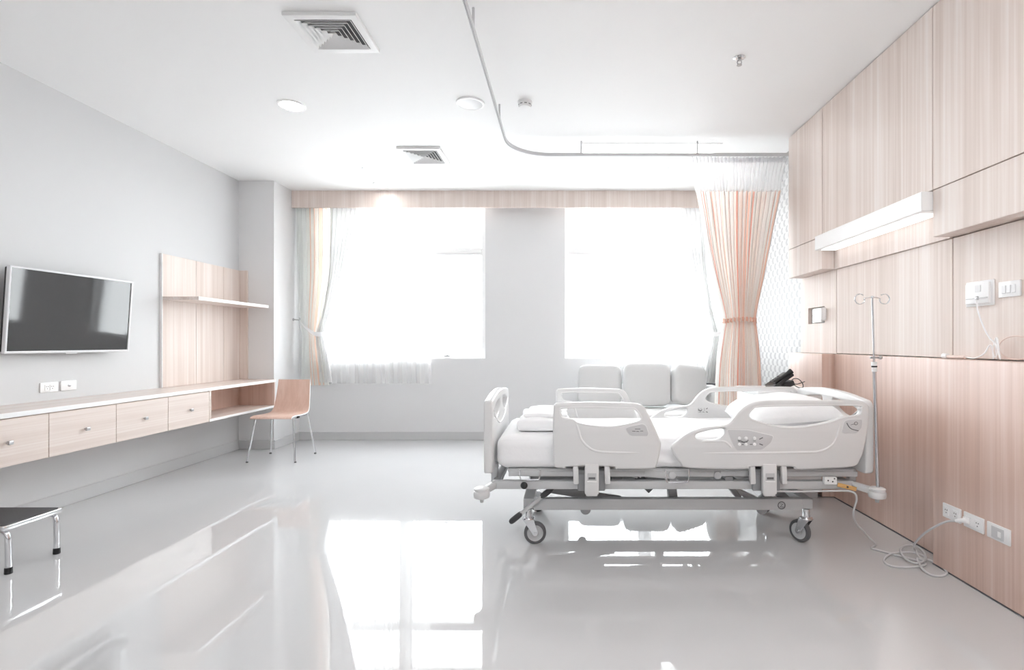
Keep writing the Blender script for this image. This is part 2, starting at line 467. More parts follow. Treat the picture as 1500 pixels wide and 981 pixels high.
# recessed back boards; the far one has a niche cut in it
NY0, NY1, NZ0, NZ1 = 4.03, 4.30, 1.305, 1.435
for a, b in ((YA, Y1), (Y1, Y2)):
    panel(a, b, ZL, ZU, XB)
g = G()
for lo, hi in (((Y2 + GAP, ZL), (NY0, ZU)), ((NY1, ZL), (YE, ZU)), ((NY0, ZL), (NY1, NZ0)), ((NY0, NZ1), (NY1, ZU))):
    g.box((XB, lo[0], lo[1]), (XR - .001, hi[0], hi[1]))
g.build('panel', 'laminate_vertical', hw, smooth=False)
# lower boards
panel(YA, Y1, .004, ZL, XF, 'laminate_wainscot', name='lower_panel')
panel(Y1 - .002, Y2 + .002, .004, ZL, XM, 'laminate_wainscot', name='lower_panel')
panel(Y2, YE, .004, ZL, XF, 'laminate_wainscot', name='lower_panel')
g = G().box((XF - .001, YA, -0.0), (XF + .01, Y1, .004)); g.box((XM - .001, Y1, 0), (XM + .01, Y2, .004)); g.build('floor_seal', 'print_grey', hw)

# bed head lamp
t = thing('bed_head_lamp', 'white box lamp mounted under the wood cupboards above the bed', 'wall lamp', (XF, 3.28, 1.88))
g = G().box((1.858, Y1 + .001, 1.835), (XM - .001, Y2 - .001, 1.938), .003, 1); g.build('housing', 'white_paint', t)
G().box((1.885, Y1 + .05, 1.828), (1.99, Y2 - .05, 1.836), .002, 1).build('diffuser', 'tube_glow', t)

# ================================================================== wall plates
def plate(name, label, cat, axis, face, y0, y1, z0, z1, group=None):
    """wall plate on a wall facing +X (axis=1) or -X (axis=-1)"""
    t = thing(name, label, cat, (face, (y0 + y1) / 2, (z0 + z1) / 2), group)
    G().box((face, y0, z0), (face + axis * .009, y1, z1), .003, 2).build('cover_plate', 'white_plastic', t)
    return t
def socket_holes(t, axis, face, yc, zc):
    g = G().box((face + axis * .009, yc - .017, zc - .02), (face + axis * .0115, yc + .017, zc + .02), .002, 1); s = g.build('socket_face', 'white_plastic', t)
    g = G()
    for dy, dz in ((-.006, .006), (.006, .006), (0, -.008)):
        g.cyl((face + axis * .011, yc + dy, zc + dz), (face + axis * .0119, yc + dy, zc + dz), .0027, n=10)
    g.build('pin_holes', 'dark_plastic', s)
t = plate('power_outlet', 'white double power outlet low on wood panel, nearest the bed', 'power outlet', -1, XF, 2.50, 2.617, .277, .347)
for y in (2.53, 2.588): socket_holes(t, -1, XF, y, .312)
t = plate('power_outlet', 'white double power outlet with the bed cable plugged in', 'power outlet', -1, XF, 2.363, 2.48, .277, .347)
for y in (2.393, 2.45): socket_holes(t, -1, XF, y, .312)
t = plate('data_outlet', 'white blank data outlet low on wood panel, nearest the viewer', 'data outlet', -1, XF, 2.222, 2.343, .277, .347)
G().box((XF - .009, 2.25, .287), (XF - .012, 2.315, .337), .002, 1).build('insert', 'panel_grey', t)
G().box((XF - .0115, 2.262, .297), (XF - .0135, 2.28, .322), .001, 1).build('data_port', 'white_plastic', t)
t = plate('power_outlet', 'white double power outlet under the television above the worktop', 'power outlet', 1, XL, 3.486, 3.607, .813, .88)
for y in (3.53, 3.565): socket_holes(t, 1, XL, y, .846)
t = plate('aerial_socket', 'white single aerial socket plate under the television, nearer the desk', 'socket', 1, XL, 3.63, 3.745, .815, .882)
G().lathe([(.010, 0), (.010, .004), (.005, .006), (.005, .011), (0, .011)], (XL + .009, 3.687, .848), (1, 0, 0), 16).build('aerial_port', 'brushed_steel', t)
# nurse call unit and switch on recessed board
t = plate('nurse_call_unit', 'white square nurse call unit on the upper wood panel', 'call unit', -1, XB, 2.433, 2.60, 1.328, 1.45)
G().box((XB - .009, 2.444, 1.338), (XB - .022, 2.589, 1.44), .005, 2).build('body', 'white_plastic', t)
G().box((XB - .022, 2.49, 1.395), (XB - .0245, 2.525, 1.428), .002, 1).build('button', 'plate_grey', t)
G().bar((XB - .0235, 2.45, 1.366), (XB - .0235, 2.58, 1.366), .004, .005, .001).build('seam_line', 'panel_grey', t)
G().lathe([(.010, 0), (.009, .006), (.005, .008), (0, .008)], (XB - .022, 2.511, 1.366), (-1, 0, 0), 16).build('cord_socket', 'brushed_steel', t)
t = plate('light_switch', 'white rocker light switch right of the nurse call unit', 'light switch', -1, XB, 2.291, 2.406, 1.358, 1.43)
for k in range(3): G().box((XB - .009, 2.311 + k * .026, 1.375), (XB - .0125, 2.334 + k * .026, 1.413), .002, 1).build('rocker', 'plate_grey', t)
# thermostat in its niche
t = thing('thermostat', 'white thermostat set in a small niche in the wood panel', 'thermostat', (XB - .02, 4.18, 1.37))
g = G().box((XB + .016, NY0 + .02, NZ0 + .004), (XB + .024, NY1 - .06, NZ1 - .006), .002, 1); g.build('back_plate', 'white_plastic', t)
G().box((XB - .010, NY0 + .03, NZ0 + .006), (XB + .016, NY1 - .09, NZ1 - .014), .004, 2).build('body', 'white_plastic', t)
g = G()
for k in range(4): g.box((XB - .010, 4.19, 1.33 + k * .018), (XB - .0115, 4.20, 1.338 + k * .018))
g.build('display_marks', 'panel_grey', t)
G().box((XB - .040, NY0 - .03, 1.325), (XB - .0005, NY0 + .012, 1.42), .004, 2).build('flap', 'white_plastic', t)

# nurse call handset with its cord, lying on the ledge
t = thing('call_handset', 'tan and white call button handset lying on the wood ledge', 'handset', (1.96, 2.6, ZL))
a, b = Vector((1.965, 2.66, ZL + .010)), Vector((1.955, 2.53, ZL + .010))
G().tube([a, a.lerp(b, .4), b], .008, 12, 4).build('grip', 'remote_tan', t)
G().cyl(a + Vector((0, .03, .003)), a, .0155, .013, 16, .003).build('push_button', 'white_plastic', t)
pts = [b, (1.955, 2.47, ZL + .008), (1.965, 2.43, ZL + .03), (1.975, 2.405, ZL + .07), (1.985, 2.395, ZL + .015), (1.985, 2.375, ZL + .045), (1.98, 2.40, ZL + .09), (1.985, 2.42, ZL + .10), (1.985, 2.455, 1.22), (1.985, 2.49, 1.30), (1.99, 2.508, 1.36)]
G().tube(pts, .0032, 8, 8).build('cord', 'white_plastic', t)
g = G().tube([(2.0, 2.40, ZL + .005), (1.99, 2.392, ZL + .05), (1.985, 2.38, ZL + .10), (1.98, 2.365, ZL + .05), (1.982, 2.36, ZL + .006), (1.985, 2.375, ZL + .05), (1.99, 2.39, ZL + .105), (1.99, 2.41, ZL + .05), (1.988, 2.405, ZL + .005)], .0032, 8, 8); g.build('cord_bundle', 'white_plastic', t)
g = G().tube([(2.0 - .012 * math.cos(a), 2.30 + .075 * math.cos(a), ZL + .058 + .052 * math.sin(a)) for a in [i * math.tau / 16 for i in range(16)]], .0028, 8, 3, closed=True); g.build('loop_reflection', 'remote_tan', t)  # tan ring modelled as the cord loop's reflection in the glossy board

# ================================================================== television
t = thing('television', 'wide flat television with silver frame tilted on the pale wall', 'television', (XL, 3.64, 1.36))
ty0, ty1, tz0, tz1 = 3.194, 4.076, 1.082, 1.631
tilt = math.atan2(.036, .549)
def TVP(d, y, h):      # d out of the screen, h up the screen
    c, s = math.cos(tilt), math.sin(tilt)
    return Vector((-3.46 + .0314 * (y - ty0) + s * h + c * d, y, tz0 + c * h - s * d))
HH = .55
def tvbox(d0, d1, y0, y1, h0, h1, bev=0):
    g = G(); g.box((d0, y0, h0), (d1, y1, h1), bev, 2)
    for v in g.bm.verts: v.co = TVP(*v.co)
    return g
tvbox(-.035, -.006, ty0 + .01, ty1 - .01, .01, HH - .01, .006).build('rear_case', 'dark_plastic', t)
g = slab([[(ty0, 0), (ty1, 0), (ty1, HH), (ty0, HH)], [(ty0 + .013, .016), (ty1 - .013, .016), (ty1 - .013, HH - .013), (ty0 + .013, HH - .013)]], .022, .003, 'YZ', 0)
for v in g.bm.verts: v.co = TVP(v.co.x, v.co.y, v.co.z)
g.build('bezel', 'silver_frame', t)
tvbox(-.006, .004, ty0 + .012, ty1 - .012, .015, HH - .012).build('screen', 'tv_screen', t)
tvbox(-.004, .008, 3.58, 3.66, -.008, .002, .002).build('sensor_tab', 'silver_frame', t)
g = G().box((XL + .001, 3.42, 1.22), (XL + .015, 3.86, 1.52), .003, 1); g.bar((XL + .03, 3.5, 1.27), TVP(-.03, 3.5, .2), .03, .03); g.bar((XL + .03, 3.78, 1.27), TVP(-.03, 3.78, .2), .03, .03)
g.bar((XL + .03, 3.5, 1.48), TVP(-.03, 3.5, .42), .03, .03); g.bar((XL + .03, 3.78, 1.48), TVP(-.03, 3.78, .42), .03, .03)
g.build('mounting_bracket', 'black_plastic', t)

# ================================================================== worktop, drawers, open shelf
XFc = -3.125
t = thing('worktop', 'long pale wood worktop floating along the television wall', 'worktop', (XL, 3.6, .74))
G().box((XL, 1.2, .727), (XFc, PY - .001, .757), .002, 1).build('board', 'laminate_long', t)
G().box((XFc, 1.2, .728), (XFc + .0015, PY - .001, .756)).build('edge_band', 'white_plastic', t)
edges = [4.565 - .4735 * k for k in range(0, 8)]
lab = ['pale wood drawer unit next to the open shelf', 'pale wood drawer unit second from the open shelf', 'pale wood drawer unit third from the open shelf, below the outlets',
       'pale wood drawer unit fourth from the open shelf, cut by picture edge', 'pale wood drawer unit fifth from the open shelf', 'pale wood drawer unit sixth from the open shelf', 'pale wood drawer unit seventh from the open shelf']
for k in range(7):
    y1, y0 = edges[k], edges[k + 1]
    t = thing('drawer_unit', lab[k], 'drawer', (XL, (y0 + y1) / 2, .455), 'floating drawer units')
    G().box((XL, y0 + .0005, .457), (XFc - .02, y1 - .0005, .726)).build('body', 'laminate_long', t)
    d = G().box((XFc - .019, y0 + .002, .456), (XFc, y1 - .002, .722), .0015, 1).build('drawer_front', 'laminate_long', t)
    yc = (y0 + y1) / 2
    g = G().cyl((XFc, yc, .59), (XFc + .014, yc, .59), .006, n=12); g.box((XFc + .012, yc - .013, .579), (XFc + .026, yc + .013, .601), .003, 2)
    g.build('knob', 'brushed_steel', d)
t = thing('open_shelf_unit', 'open pale wood shelf compartment under the worktop behind the chair', 'shelf', (XL, 5.1, .455))
G().box((XL, 4.567, .455), (XFc, 4.59, .726), .001, 1).build('side_board', 'laminate_cross', t)
G().box((XL, 4.59, .455), (XFc, PY - .001, .478), .001, 1).build('bottom_board', 'laminate_long', t)
G().box((XFc, 4.567, .456), (XFc + .0015, PY - .001, .477)).build('edge_band', 'white_plastic', t)
G().box((XL, 4.59, .478), (XL + .012, PY - .001, .726)).build('back_board', 'laminate_wainscot', t)
G().box((XL + .012, PY - .02, .478), (XFc - .01, PY - .001, .726)).build('end_board', 'laminate_wainscot', t)

t = thing('desk_wall_panelling', 'three tall pale wood panels on the wall above the desk', 'wall panelling', (XL, 5.0, .757))
for a, b in ((4.53, 4.945), (4.945, 5.345), (5.345, PY)):
    G().box((XL, a + .002, .758), (XL + .02, b - .002, 1.93), .0015, 1).build('panel', 'laminate_vertical', t)
G().box((XL + .02, PY - .018, .758), (XL + .105, PY - .0005, 1.93), .0015, 1).build('panel', 'laminate_vertical', t)
G().box((XL, 4.523, .758), (XL + .021, 4.531, 1.931), .001, 1).build('edge_trim', 'white_plastic', t)
t = thing('wall_shelf', 'single pale wood shelf board fixed across the desk panels', 'shelf', (XL, 5.05, 1.53))
G().box((XL + .021, 4.53, 1.525), (-3.195, PY - .02, 1.555), .002, 1).build('board', 'laminate_long', t)
G().box((-3.195, 4.53, 1.526), (-3.1935, PY - .02, 1.554)).build('edge_band', 'white_plastic', t)

# ================================================================== chair at the desk
t = thing('desk_chair', 'bent plywood chair with slim chrome legs beside the open shelf', 'chair', (-2.82, 5.17, 0))
def ply(profile, w0, w1, name):
    """profile: (y, z) along the shell, widths interpolated; white edges"""
    g = G(); P = [Vector((0, y, z)) for y, z in profile]; n = len(P); th = .012; rows = []
    for i, p in enumerate(P):
        d = (P[min(i + 1, n - 1)] - P[max(i - 1, 0)]).normalized(); nn = Vector((0, -d.z, d.y))
        wd = (w0 + (w1 - w0) * i / (n - 1)) / 2
        rows.append([g.bm.verts.new(Vector((-2.805 + sx * wd, 0, 0)) + p + nn * o) for sx, o in ((-1, th / 2), (1, th / 2), (1, -th / 2), (-1, -th / 2))])
    for a, b in zip(rows, rows[1:]):
        for k in range(4):
            f = g.bm.faces.new((a[k], a[(k + 1) % 4], b[(k + 1) % 4], b[k])); f.material_index = 0 if k == 0 else 1
    f = g.bm.faces.new(rows[0]); g.bm.faces.new(rows[-1][::-1]).material_index = 1
    return g.build(name, ['chair_ply', 'white_plastic'], t)
prof = crom([Vector(p) for p in ((4.955, .425), (4.97, .437), (5.02, .442), (5.15, .437), (5.25, .438), (5.305, .452), (5.335, .49), (5.355, .56), (5.375, .66), (5.39, .77))], 6)
ply(prof[:31], .40, .375, 'seat'); ply(prof[30:], .375, .325, 'backrest')
for sx in (-1, 1):
    xs, xf = -2.805 + sx * .165, -2.82 + sx * .232
    for (yf, ys, yk) in ((4.985, 5.02, 5.10), (5.385, 5.29, 5.20)):
        l = G().tube([(xs, yk, .422), (xs + sx * .006, (yk + ys) / 2, .422), (xs + sx * .012, ys, .418), (xs + sx * .02, ys + (yf - ys) * .12, .40), (xf - sx * .004, yf, .03), (xf, yf, .008)], .009, 12, 5).build('leg', 'chrome', t)
        G().cyl((xf, yf, 0), (xf, yf, .012), .0115, .0105, 14).build('foot_cap', 'rubber_grey', l)
g = G()
for y in (5.09, 5.21): g.bar((-2.97, y, .421), (-2.64, y, .421), .018, .008)
g.build('seat_support', 'chrome', t)
G().box((-2.67, 5.12, .405), (-2.63, 5.16, .424), .004, 2).build('seat_clip', 'black_plastic', t)

# ================================================================== step stool
sx0, sx1, sy0, sy1, sz = -3.17, -2.762, 2.556, 2.862, .245
t = thing('step_stool', 'low step stool with black rubber top and chrome legs', 'step stool', ((sx0 + sx1) / 2, (sy0 + sy1) / 2, 0))
g = slab([round_poly([(sx0, sy0), (sx1, sy0), (sx1, sy1), (sx0, sy1)], .02)], .024, .004, 'XY', sz - .014); g.build('platform', 'chrome', t)
g = slab([round_poly([(sx0 + .012, sy0 + .012), (sx1 - .012, sy0 + .012), (sx1 - .012, sy1 - .012), (sx0 + .012, sy1 - .012)], .014)], .006, .001, 'XY', sz - .001); g.build('rubber_mat', 'mat_black', t)
for x, dx in ((sx1 - .012, -1), (sx0 + .012, 1)):
    for y, dy in ((sy0 + .03, 1), (sy1 - .03, -1)):
        l = G().tube([(x + dx * .12, y, sz - .034), (x + dx * .05, y, sz - .034), (x + dx * .015, y, sz - .04), (x + dx * .002, y, sz - .06), (x - dx * .001, y, sz - .10), (x - dx * .002, y, .02)], .0125, 14, 6).build('leg', 'chrome', t)
        G().cyl((x - dx * .002, y, 0), (x - dx * .002, y, .032), .0165, .0155, 16, .003).build('rubber_foot', 'black_plastic', l)

# ================================================================== ceiling fixtures
def vent(x0, x1, y0, y1, label):
    t = thing('air_vent', label, 'air vent', ((x0 + x1) / 2, (y0 + y1) / 2, H), 'ceiling air vents')
    d = .022
    g = slab([[(x0, y0), (x1, y0), (x1, y1), (x0, y1)], [(x0 + .042, y0 + .042), (x1 - .042, y0 + .042), (x1 - .042, y1 - .042), (x0 + .042, y1 - .042)]], d, .004, 'XY', H - d / 2)
    g.build('frame', 'vent_white', t)
    G().box((x0 + .03, y0 + .03, H - .004), (x1 - .03, y1 - .03, H - .001)).build('backing', 'vent_dark', t)
    cx, cy = (x0 + x1) / 2, (y0 + y1) / 2
    n = 6; hx, hy = (x1 - x0) / 2 - .044, (y1 - y0) / 2 - .044
    for k in range(n):
        f0 = 1 - k / n; f1 = f0 - .62 / n
        g = G()
        a = [(cx + s * hx * f0, cy + u * hy * f0, H - .024) for s, u in ((-1, -1), (1, -1), (1, 1), (-1, 1))]
        b = [(cx + s * hx * f1, cy + u * hy * f1, H - .006) for s, u in ((-1, -1), (1, -1), (1, 1), (-1, 1))]
        for i in range(4):
            j = (i + 1) % 4; g.quad(a[i], a[j], b[j], b[i])
        bmesh.ops.remove_doubles(g.bm, verts=g.bm.verts, dist=1e-5)
        bmesh.ops.solidify(g.bm, geom=g.bm.faces[:], thickness=.0018)
        g.build('louver', 'vent_white', t, smooth=False)
vent(-1.497, -1.105, 2.745, 3.105, 'square white louvred air vent in the ceiling nearest the viewer')
vent(-1.505, -1.115, 4.64, 5.06, 'square white louvred air vent in the ceiling nearer the windows')

def downlight(p, r, label, on=True):
    t = thing('downlight', label, 'downlight', p, 'recessed downlights')
    G().lathe([(r, 0), (r, -.006), (r * .93, -.01), (r * .82, -.008), (r * .80, -.001)], p, n=36).build('trim_ring', 'white_paint', t)
    G().lathe([(r * .81, -.004), (0, -.004)], p, n=36).build('lens', 'downlight_glow', t)
p = on_ceiling(427, 154); downlight(p, .098, 'round lit downlight in the ceiling above the television')
p = on_ceiling(557, 270); downlight(p, .085, 'round lit downlight close to the window pelmet')
p = on_ceiling(689, 151)
t = thing('ceiling_speaker', 'round white ceiling speaker beside the curtain track', 'speaker', p)
G().lathe([(.104, 0), (.104, -.008), (.098, -.012), (.088, -.010)], p, n=40).build('rim', 'white_paint', t)
G().lathe([(.089, -.009), (.06, -.011), (0, -.012)], p, n=40).build('grille', 'panel_grey', t)
p = on_ceiling(769, 149)
t = thing('smoke_detector', 'small round white smoke detector on the ceiling', 'smoke detector', p)
G().lathe([(.052, 0), (.052, -.012), (.049, -.016)], p, n=32).build('base', 'white_plastic', t)
G().lathe([(.047, -.014), (.047, -.03), (.040, -.042), (.02, -.046), (0, -.046)], p, n=32).build('cap', 'white_plastic', t)
g = G()
for i in range(9):
    a = i * math.tau / 9; g.obox((p.x + .0465 * math.cos(a), p.y + .0465 * math.sin(a), p.z - .027), (.003, .018, .005), Matrix.Rotation(a, 3, 'Z'))
g.build('slots', 'print_grey', t)
def sprinkler(p, s, label):
    t = thing('sprinkler_head', label, 'sprinkler', p, 'ceiling sprinklers')
    G().lathe([(.036 * s, 0), (.036 * s, -.004), (.02 * s, -.008), (.012 * s, -.008)], p, n=28).build('escutcheon', 'chrome', t)
    g = G().cyl(p + Vector((0, 0, -.006 * s)), p + Vector((0, 0, -.02 * s)), .009 * s, n=14)
    for q in (-1, 1): g.tube([p + Vector((q * .009 * s, 0, -.018 * s)), p + Vector((q * .014 * s, 0, -.032 * s)), p + Vector((q * .004 * s, 0, -.046 * s))], .003 * s, 8, 4)
    g.build('body', 'brushed_steel', t)
    G().lathe([(0, -.046 * s), (.016 * s, -.046 * s), (.016 * s, -.049 * s), (0, -.05 * s)], p, n=18).build('deflector', 'brushed_steel', t)
sprinkler(on_ceiling(1083, 84), 1.0, 'chrome sprinkler head in the ceiling above the bed')
sprinkler(on_ceiling(531, 246), .55, 'tiny sprinkler head in ceiling left of the far vent')
sprinkler(on_ceiling(979, 246), .55, 'tiny sprinkler head in ceiling beyond the curtain track')

def light_panel(x0, x1, y0, y1, label, glow='fill_glow'):
    t = thing('ceiling_light', label, 'ceiling light', ((x0 + x1) / 2, (y0 + y1) / 2, H), 'ceiling light panels')
    g = slab([[(x0, y0), (x1, y0), (x1, y1), (x0, y1)], [(x0 + .018, y0 + .018), (x1 - .018, y0 + .018), (x1 - .018, y1 - .018), (x0 + .018, y1 - .018)]], .006, .001, 'XY', H - .003)
    g.build('frame', 'white_paint', t)
    G().box((x0 + .016, y0 + .016, H - .005), (x1 - .016, y1 - .016, H - .001)).build('diffuser', glow, t)
light_panel(.15, 1.39, 4.56, 4.86, 'long lit ceiling light panel just beyond the curtain track', 'lamp_glow_low')
light_panel(.15, 1.39, 1.0, 1.3, 'long added fill light panel above the viewer, nearer the bed')  # out of view, added to brighten the near half of the room
light_panel(-1.3, -.06, -1.2, -.9, 'long added fill light panel behind the viewer, television side')  # unseen panel put in to lighten surfaces that face the camera
light_panel(.35, 1.59, -1.2, -.9, 'long added fill light panel behind the viewer, bed side')  # another invented fill panel, out of sight behind the camera

# ================================================================== curtain track and cubicle curtain
TX, TY, TZk = -.478, 4.52, 2.79
t = thing('curtain_track', 'slim white curtain track curving below the ceiling around the bed', 'curtain track', (TX, TY, TZk))
path = [Vector((TX, -1.2, TZk)), Vector((TX, TY - .36, TZk))] + [Vector((TX + .36 - .36 * math.cos(a), TY - .36 + .36 * math.sin(a), TZk)) for a in [i * math.pi / 2 / 10 for i in range(1, 11)]] + [Vector((XR, TY, TZk))]
g = G(); rows = []
for i, p in enumerate(path):
    d = (path[min(i + 1, len(path) - 1)] - path[max(i - 1, 0)]); d.z = 0; d.normalize(); s = Vector((d.y, -d.x, 0))
    rows.append([g.bm.verts.new(p + s * a + Vector((0, 0, b))) for a, b in ((-.008, -.014), (-.0028, -.014), (-.0028, -.006), (.0028, -.006), (.0028, -.014), (.008, -.014), (.008, .012), (-.008, .012))])
for a, b in zip(rows, rows[1:]):
    for k in range(8): g.bm.faces.new((a[k], a[(k + 1) % 8], b[(k + 1) % 8], b[k]))
g.bm.faces.new(rows[0][::-1]); g.bm.faces.new(rows[-1])
g.build('rail', 'track_metal', t)
for x, y in ((TX, 2.72), (TX, 3.82), (TX, 1.4), (.146, TY), (1.157, TY)):
    G().cyl((x, y, TZk + .01), (x, y, H), .0075, n=12).build('hanger_rod', 'track_metal', t)

def drape(rows, folds, amp, m, parent, name, seed=0, sub=10, vsub=6, drift=.0, un=1.0):
    """hanging cloth; rows = [(z, x0, x1, y, amplitude factor)] from top to bottom"""
    rnd = random.Random(seed)
    ph = [rnd.uniform(-.35, .35) for _ in range(folds + 3)]; am = [rnd.uniform(.55, 1.25) for _ in range(folds + 3)]
    RR = crom([Vector((r[0], r[1], r[2])) for r in rows], vsub); AA = crom([Vector((r[3], r[4], 0)) for r in rows], vsub)
    nu = folds * sub; bm = bmesh.new(); uvl = bm.loops.layers.uv.new('UVMap'); grid = []
    for (z, x0, x1), (y, af, _) in zip(RR, AA):
        row = []
        for i in range(nu + 1):
            u = i / nu; k = u * folds; j = int(k)
            p = ph[j] + (ph[j + 1] - ph[j]) * (k - j); a = am[j] + (am[j + 1] - am[j]) * (k - j)
            c = math.sin(2 * math.pi * k + p); s = math.sin(4 * math.pi * k + 2 * p)
            yy = y + amp * af * a * c
            xx = x0 + (x1 - x0) * u + (x1 - x0) / folds * .19 * s * min(1, af)
            row.append(bm.verts.new((xx, yy, z)))
        grid.append(row)
    nr = len(grid)
    for a in range(nr - 1):
        for i in range(nu):
            f = bm.faces.new((grid[a][i], grid[a + 1][i], grid[a + 1][i + 1], grid[a][i + 1])); f.smooth = True
            for l, (uu, vv) in zip(f.loops, ((i, a), (i, a + 1), (i + 1, a + 1), (i + 1, a))):
                l[uvl].uv = (uu / nu * un, 1 - vv / (nr - 1))
    g = G(); g.bm.free(); g.bm = bm
    o = g.build(name, m, parent, fix=False); finish(o, True, 180); return o

S = TY / FP
def crow(py, a, b, y=0, af=1.0): return (EYE - (py - VY) * S, (a - VX) * S, (b - VX) * S, TY + y, af)
t = thing('cubicle_curtain', 'peach and cream striped bed curtain gathered by a ruffled tie', 'curtain', (1.55, TY, .35))
drape([crow(230, 1010, 1152), crow(238, 1011, 1151)], 26, .022, 'header_tape', t, 'header_tape', 3, 8, 4)
drape([crow(237, 1011, 1151), crow(258, 1015, 1146), crow(281, 1019, 1143)], 26, .022, 'mesh_header', t, 'mesh_header', 3, 8, 4)
drape([crow(280, 1020, 1143), crow(322, 1028, 1134), crow(363, 1035.5, 1126), crow(404, 1045, 1118), crow(444, 1055.5, 1109.5, 0, .9), crow(469, 1060.5, 1106, 0, .75), crow(485, 1058, 1108, 0, .8), crow(526, 1051.5, 1112, 0, 1), crow(560, 1049, 1113.5, 0, 1.1), crow(636, 1046, 1117, 0, 1.2)], 18, .040, 'curtain_stripe', t, 'curtain_cloth', 5, 10, 6)
# ruffled tie
g = G(); bm = g.bm; uvl = bm.loops.layers.uv.new('UVMap'); n = 140; ring = []
cx, cz = (1083.5 - VX) * S, EYE - (469 - VY) * S
for i in range(n):
    a = math.tau * i / n; row = []
    for k in range(5):
        v = k / 4 - .5
        wob = .010 * math.sin(a * 24) * (1.2 + math.sin(a * 7)) * .6 * abs(v) * 2
        row.append(bm.verts.new((cx + (.146 + wob) * math.cos(a), TY + (.062 + wob) * math.sin(a), cz + v * .036 + .012 * math.cos(a) * 0 + .006 * math.sin(a * 24 + 1) - .012 * (math.cos(a) ** 2 - .5))))
    ring.append(row)
for i in range(n):
    j = (i + 1) % n
    for k in range(4):
        f = bm.faces.new((ring[i][k], ring[j][k], ring[j][k + 1], ring[i][k + 1]))
        for l, (uu) in zip(f.loops, (i, i + 1, i + 1, i)): l[uvl].uv = (uu / n, k / 4)
bmesh.ops.solidify(bm, geom=bm.faces[:], thickness=.004)
g.build('ruffled_tie', 'ruffle', t)

# window drapes, one each side
YD = 6.04
def window_curtain(label, mx, seed):
    f = (lambda x: x) if mx is None else (lambda x: mx - x)
    t = thing('window_curtain', label, 'curtain', (f(-2.9), YD, .67), 'tied back window curtains')
    s = YD / FP
    def rw(py, a, b, af=1.0, y=0): 
        q = sorted((f((a - VX) * s), f((b - VX) * s))); return (EYE - (py - VY) * s, q[0], q[1], YD + y, af)
    drape([rw(287.6, 432, 488), rw(392, 436, 486), rw(446, 438, 478, .9), rw(478, 440, 472, .7), rw(492, 443, 470, .6), rw(520, 442, 474, .8), rw(564, 441, 482, 1)], 9, .03, 'drape_stripe', t, 'drape', seed, 10, 5)
    drape([rw(287.6, 484, 528), rw(392, 482, 505), rw(446, 474, 490, .8), rw(478, 466, 479, .5), rw(492, 462, 474, .5), rw(520, 466, 481, .7), rw(560, 468, 487, 1)], 6, .022, 'sheer_dense', t, 'sheer_lining', seed + 1, 10, 5)
    hk = Vector((f((438 - VX) * s), YD - .02, EYE - (468 - VY) * s))
    sg = 1 if mx is None else -1
    g = G(); wallx = PX if mx is None else XR
    g.cyl((wallx, hk.y, hk.z), (wallx + sg * .006, hk.y, hk.z), .017, n=16); g.tube([(wallx, hk.y, hk.z), hk + Vector((0, 0, -.004)), hk + Vector((sg * .02, -.01, -.012)), hk + Vector((sg * .03, -.02, .008)), hk + Vector((sg * .024, -.026, .022))], .005, 8, 5)
    g.build('hook', 'brushed_steel', t)
    pts = [hk + Vector((sg * .02, -.02, -.01)), hk + Vector((sg * .12, -.055, -.10)), hk + Vector((sg * .22, -.06, -.165)), hk + Vector((sg * .29, -.02, -.17)), hk + Vector((sg * .29, .05, -.15)), hk + Vector((sg * .16, .07, -.1)), hk + Vector((sg * .02, .03, -.01))]
    P = crom(pts, 6); g = G(); rr = []
    for i, p in enumerate(P):
        h = .008 + .017 * math.sin(math.pi * i / (len(P) - 1)); rr.append((g.bm.verts.new(p + Vector((0, 0, h))), g.bm.verts.new(p - Vector((0, 0, h)))))
    for a, b in zip(rr, rr[1:]): g.bm.faces.new((a[0], a[1], b[1], b[0]))
    bmesh.ops.solidify(g.bm, geom=g.bm.faces[:], thickness=.004)
    g.build('tieback', 'linen', t)
window_curtain('cream and peach striped window curtain tied to the pillar', None, 11)
window_curtain('window curtain tied back at the patterned wall, behind the bed curtain', PX + XR, 21)
t = thing('sheer_curtain', 'thin white sheer curtain hanging over the left half of first window', 'curtain', (-2.2, 6.118, .67), 'sheer curtains')
drape([(2.86, -2.92, -1.585, 6.118, 1), (1.6, -2.92, -1.585, 6.118, 1), (.672, -2.92, -1.57, 6.118, 1.1)], 13, .018, 'sheer', t, 'cloth', 31, 10, 5)
t = thing('sheer_curtain', 'thin white sheer curtain hanging behind the sofa cushions', 'curtain', (1.2, 6.118, .67), 'sheer curtains')
drape([(2.86, .50, 1.86, 6.118, 1), (1.6, .50, 1.86, 6.118, 1), (.672, .49, 1.86, 6.118, 1.1)], 13, .018, 'sheer', t, 'cloth', 37, 10, 5)

# ================================================================== sofa and cushions
t = thing('day_sofa', 'low white upholstered sofa under the right window', 'sofa', (.92, 5.7, 0))
G().box((.12, 5.22, .06), (1.70, 6.04, .30), .02, 3).build('base', 'sofa_base', t)
G().box((.12, 5.20, .30), (1.70, 6.03, .44), .04, 4).build('seat_pad', 'sofa_base', t)
G().box((1.58, 5.24, .44), (1.70, 6.01, .675), .03, 3).build('arm', 'sofa_fabric', t)
G().box((1.5, 5.90, .655), (1.72, 5.98, .69), .006, 2).build('arm_cap', 'rubber_grey', t)
for x in (.2, 1.62):
    for y in (5.3, 5.95): G().cyl((x, y, 0), (x, y, .062), .025, .03, 16).build('foot', 'dark_plastic', t)
def sofa_cushion(c, size, rx, ry, rz, label):
    M = Matrix.Rotation(R(rz), 3, 'Z') @ Matrix.Rotation(R(ry), 3, 'Y') @ Matrix.Rotation(R(rx), 3, 'X')
    tag(cushion(c, size, M).build('sofa_cushion', 'sofa_fabric'), label, 'cushion', 'grey sofa cushions')
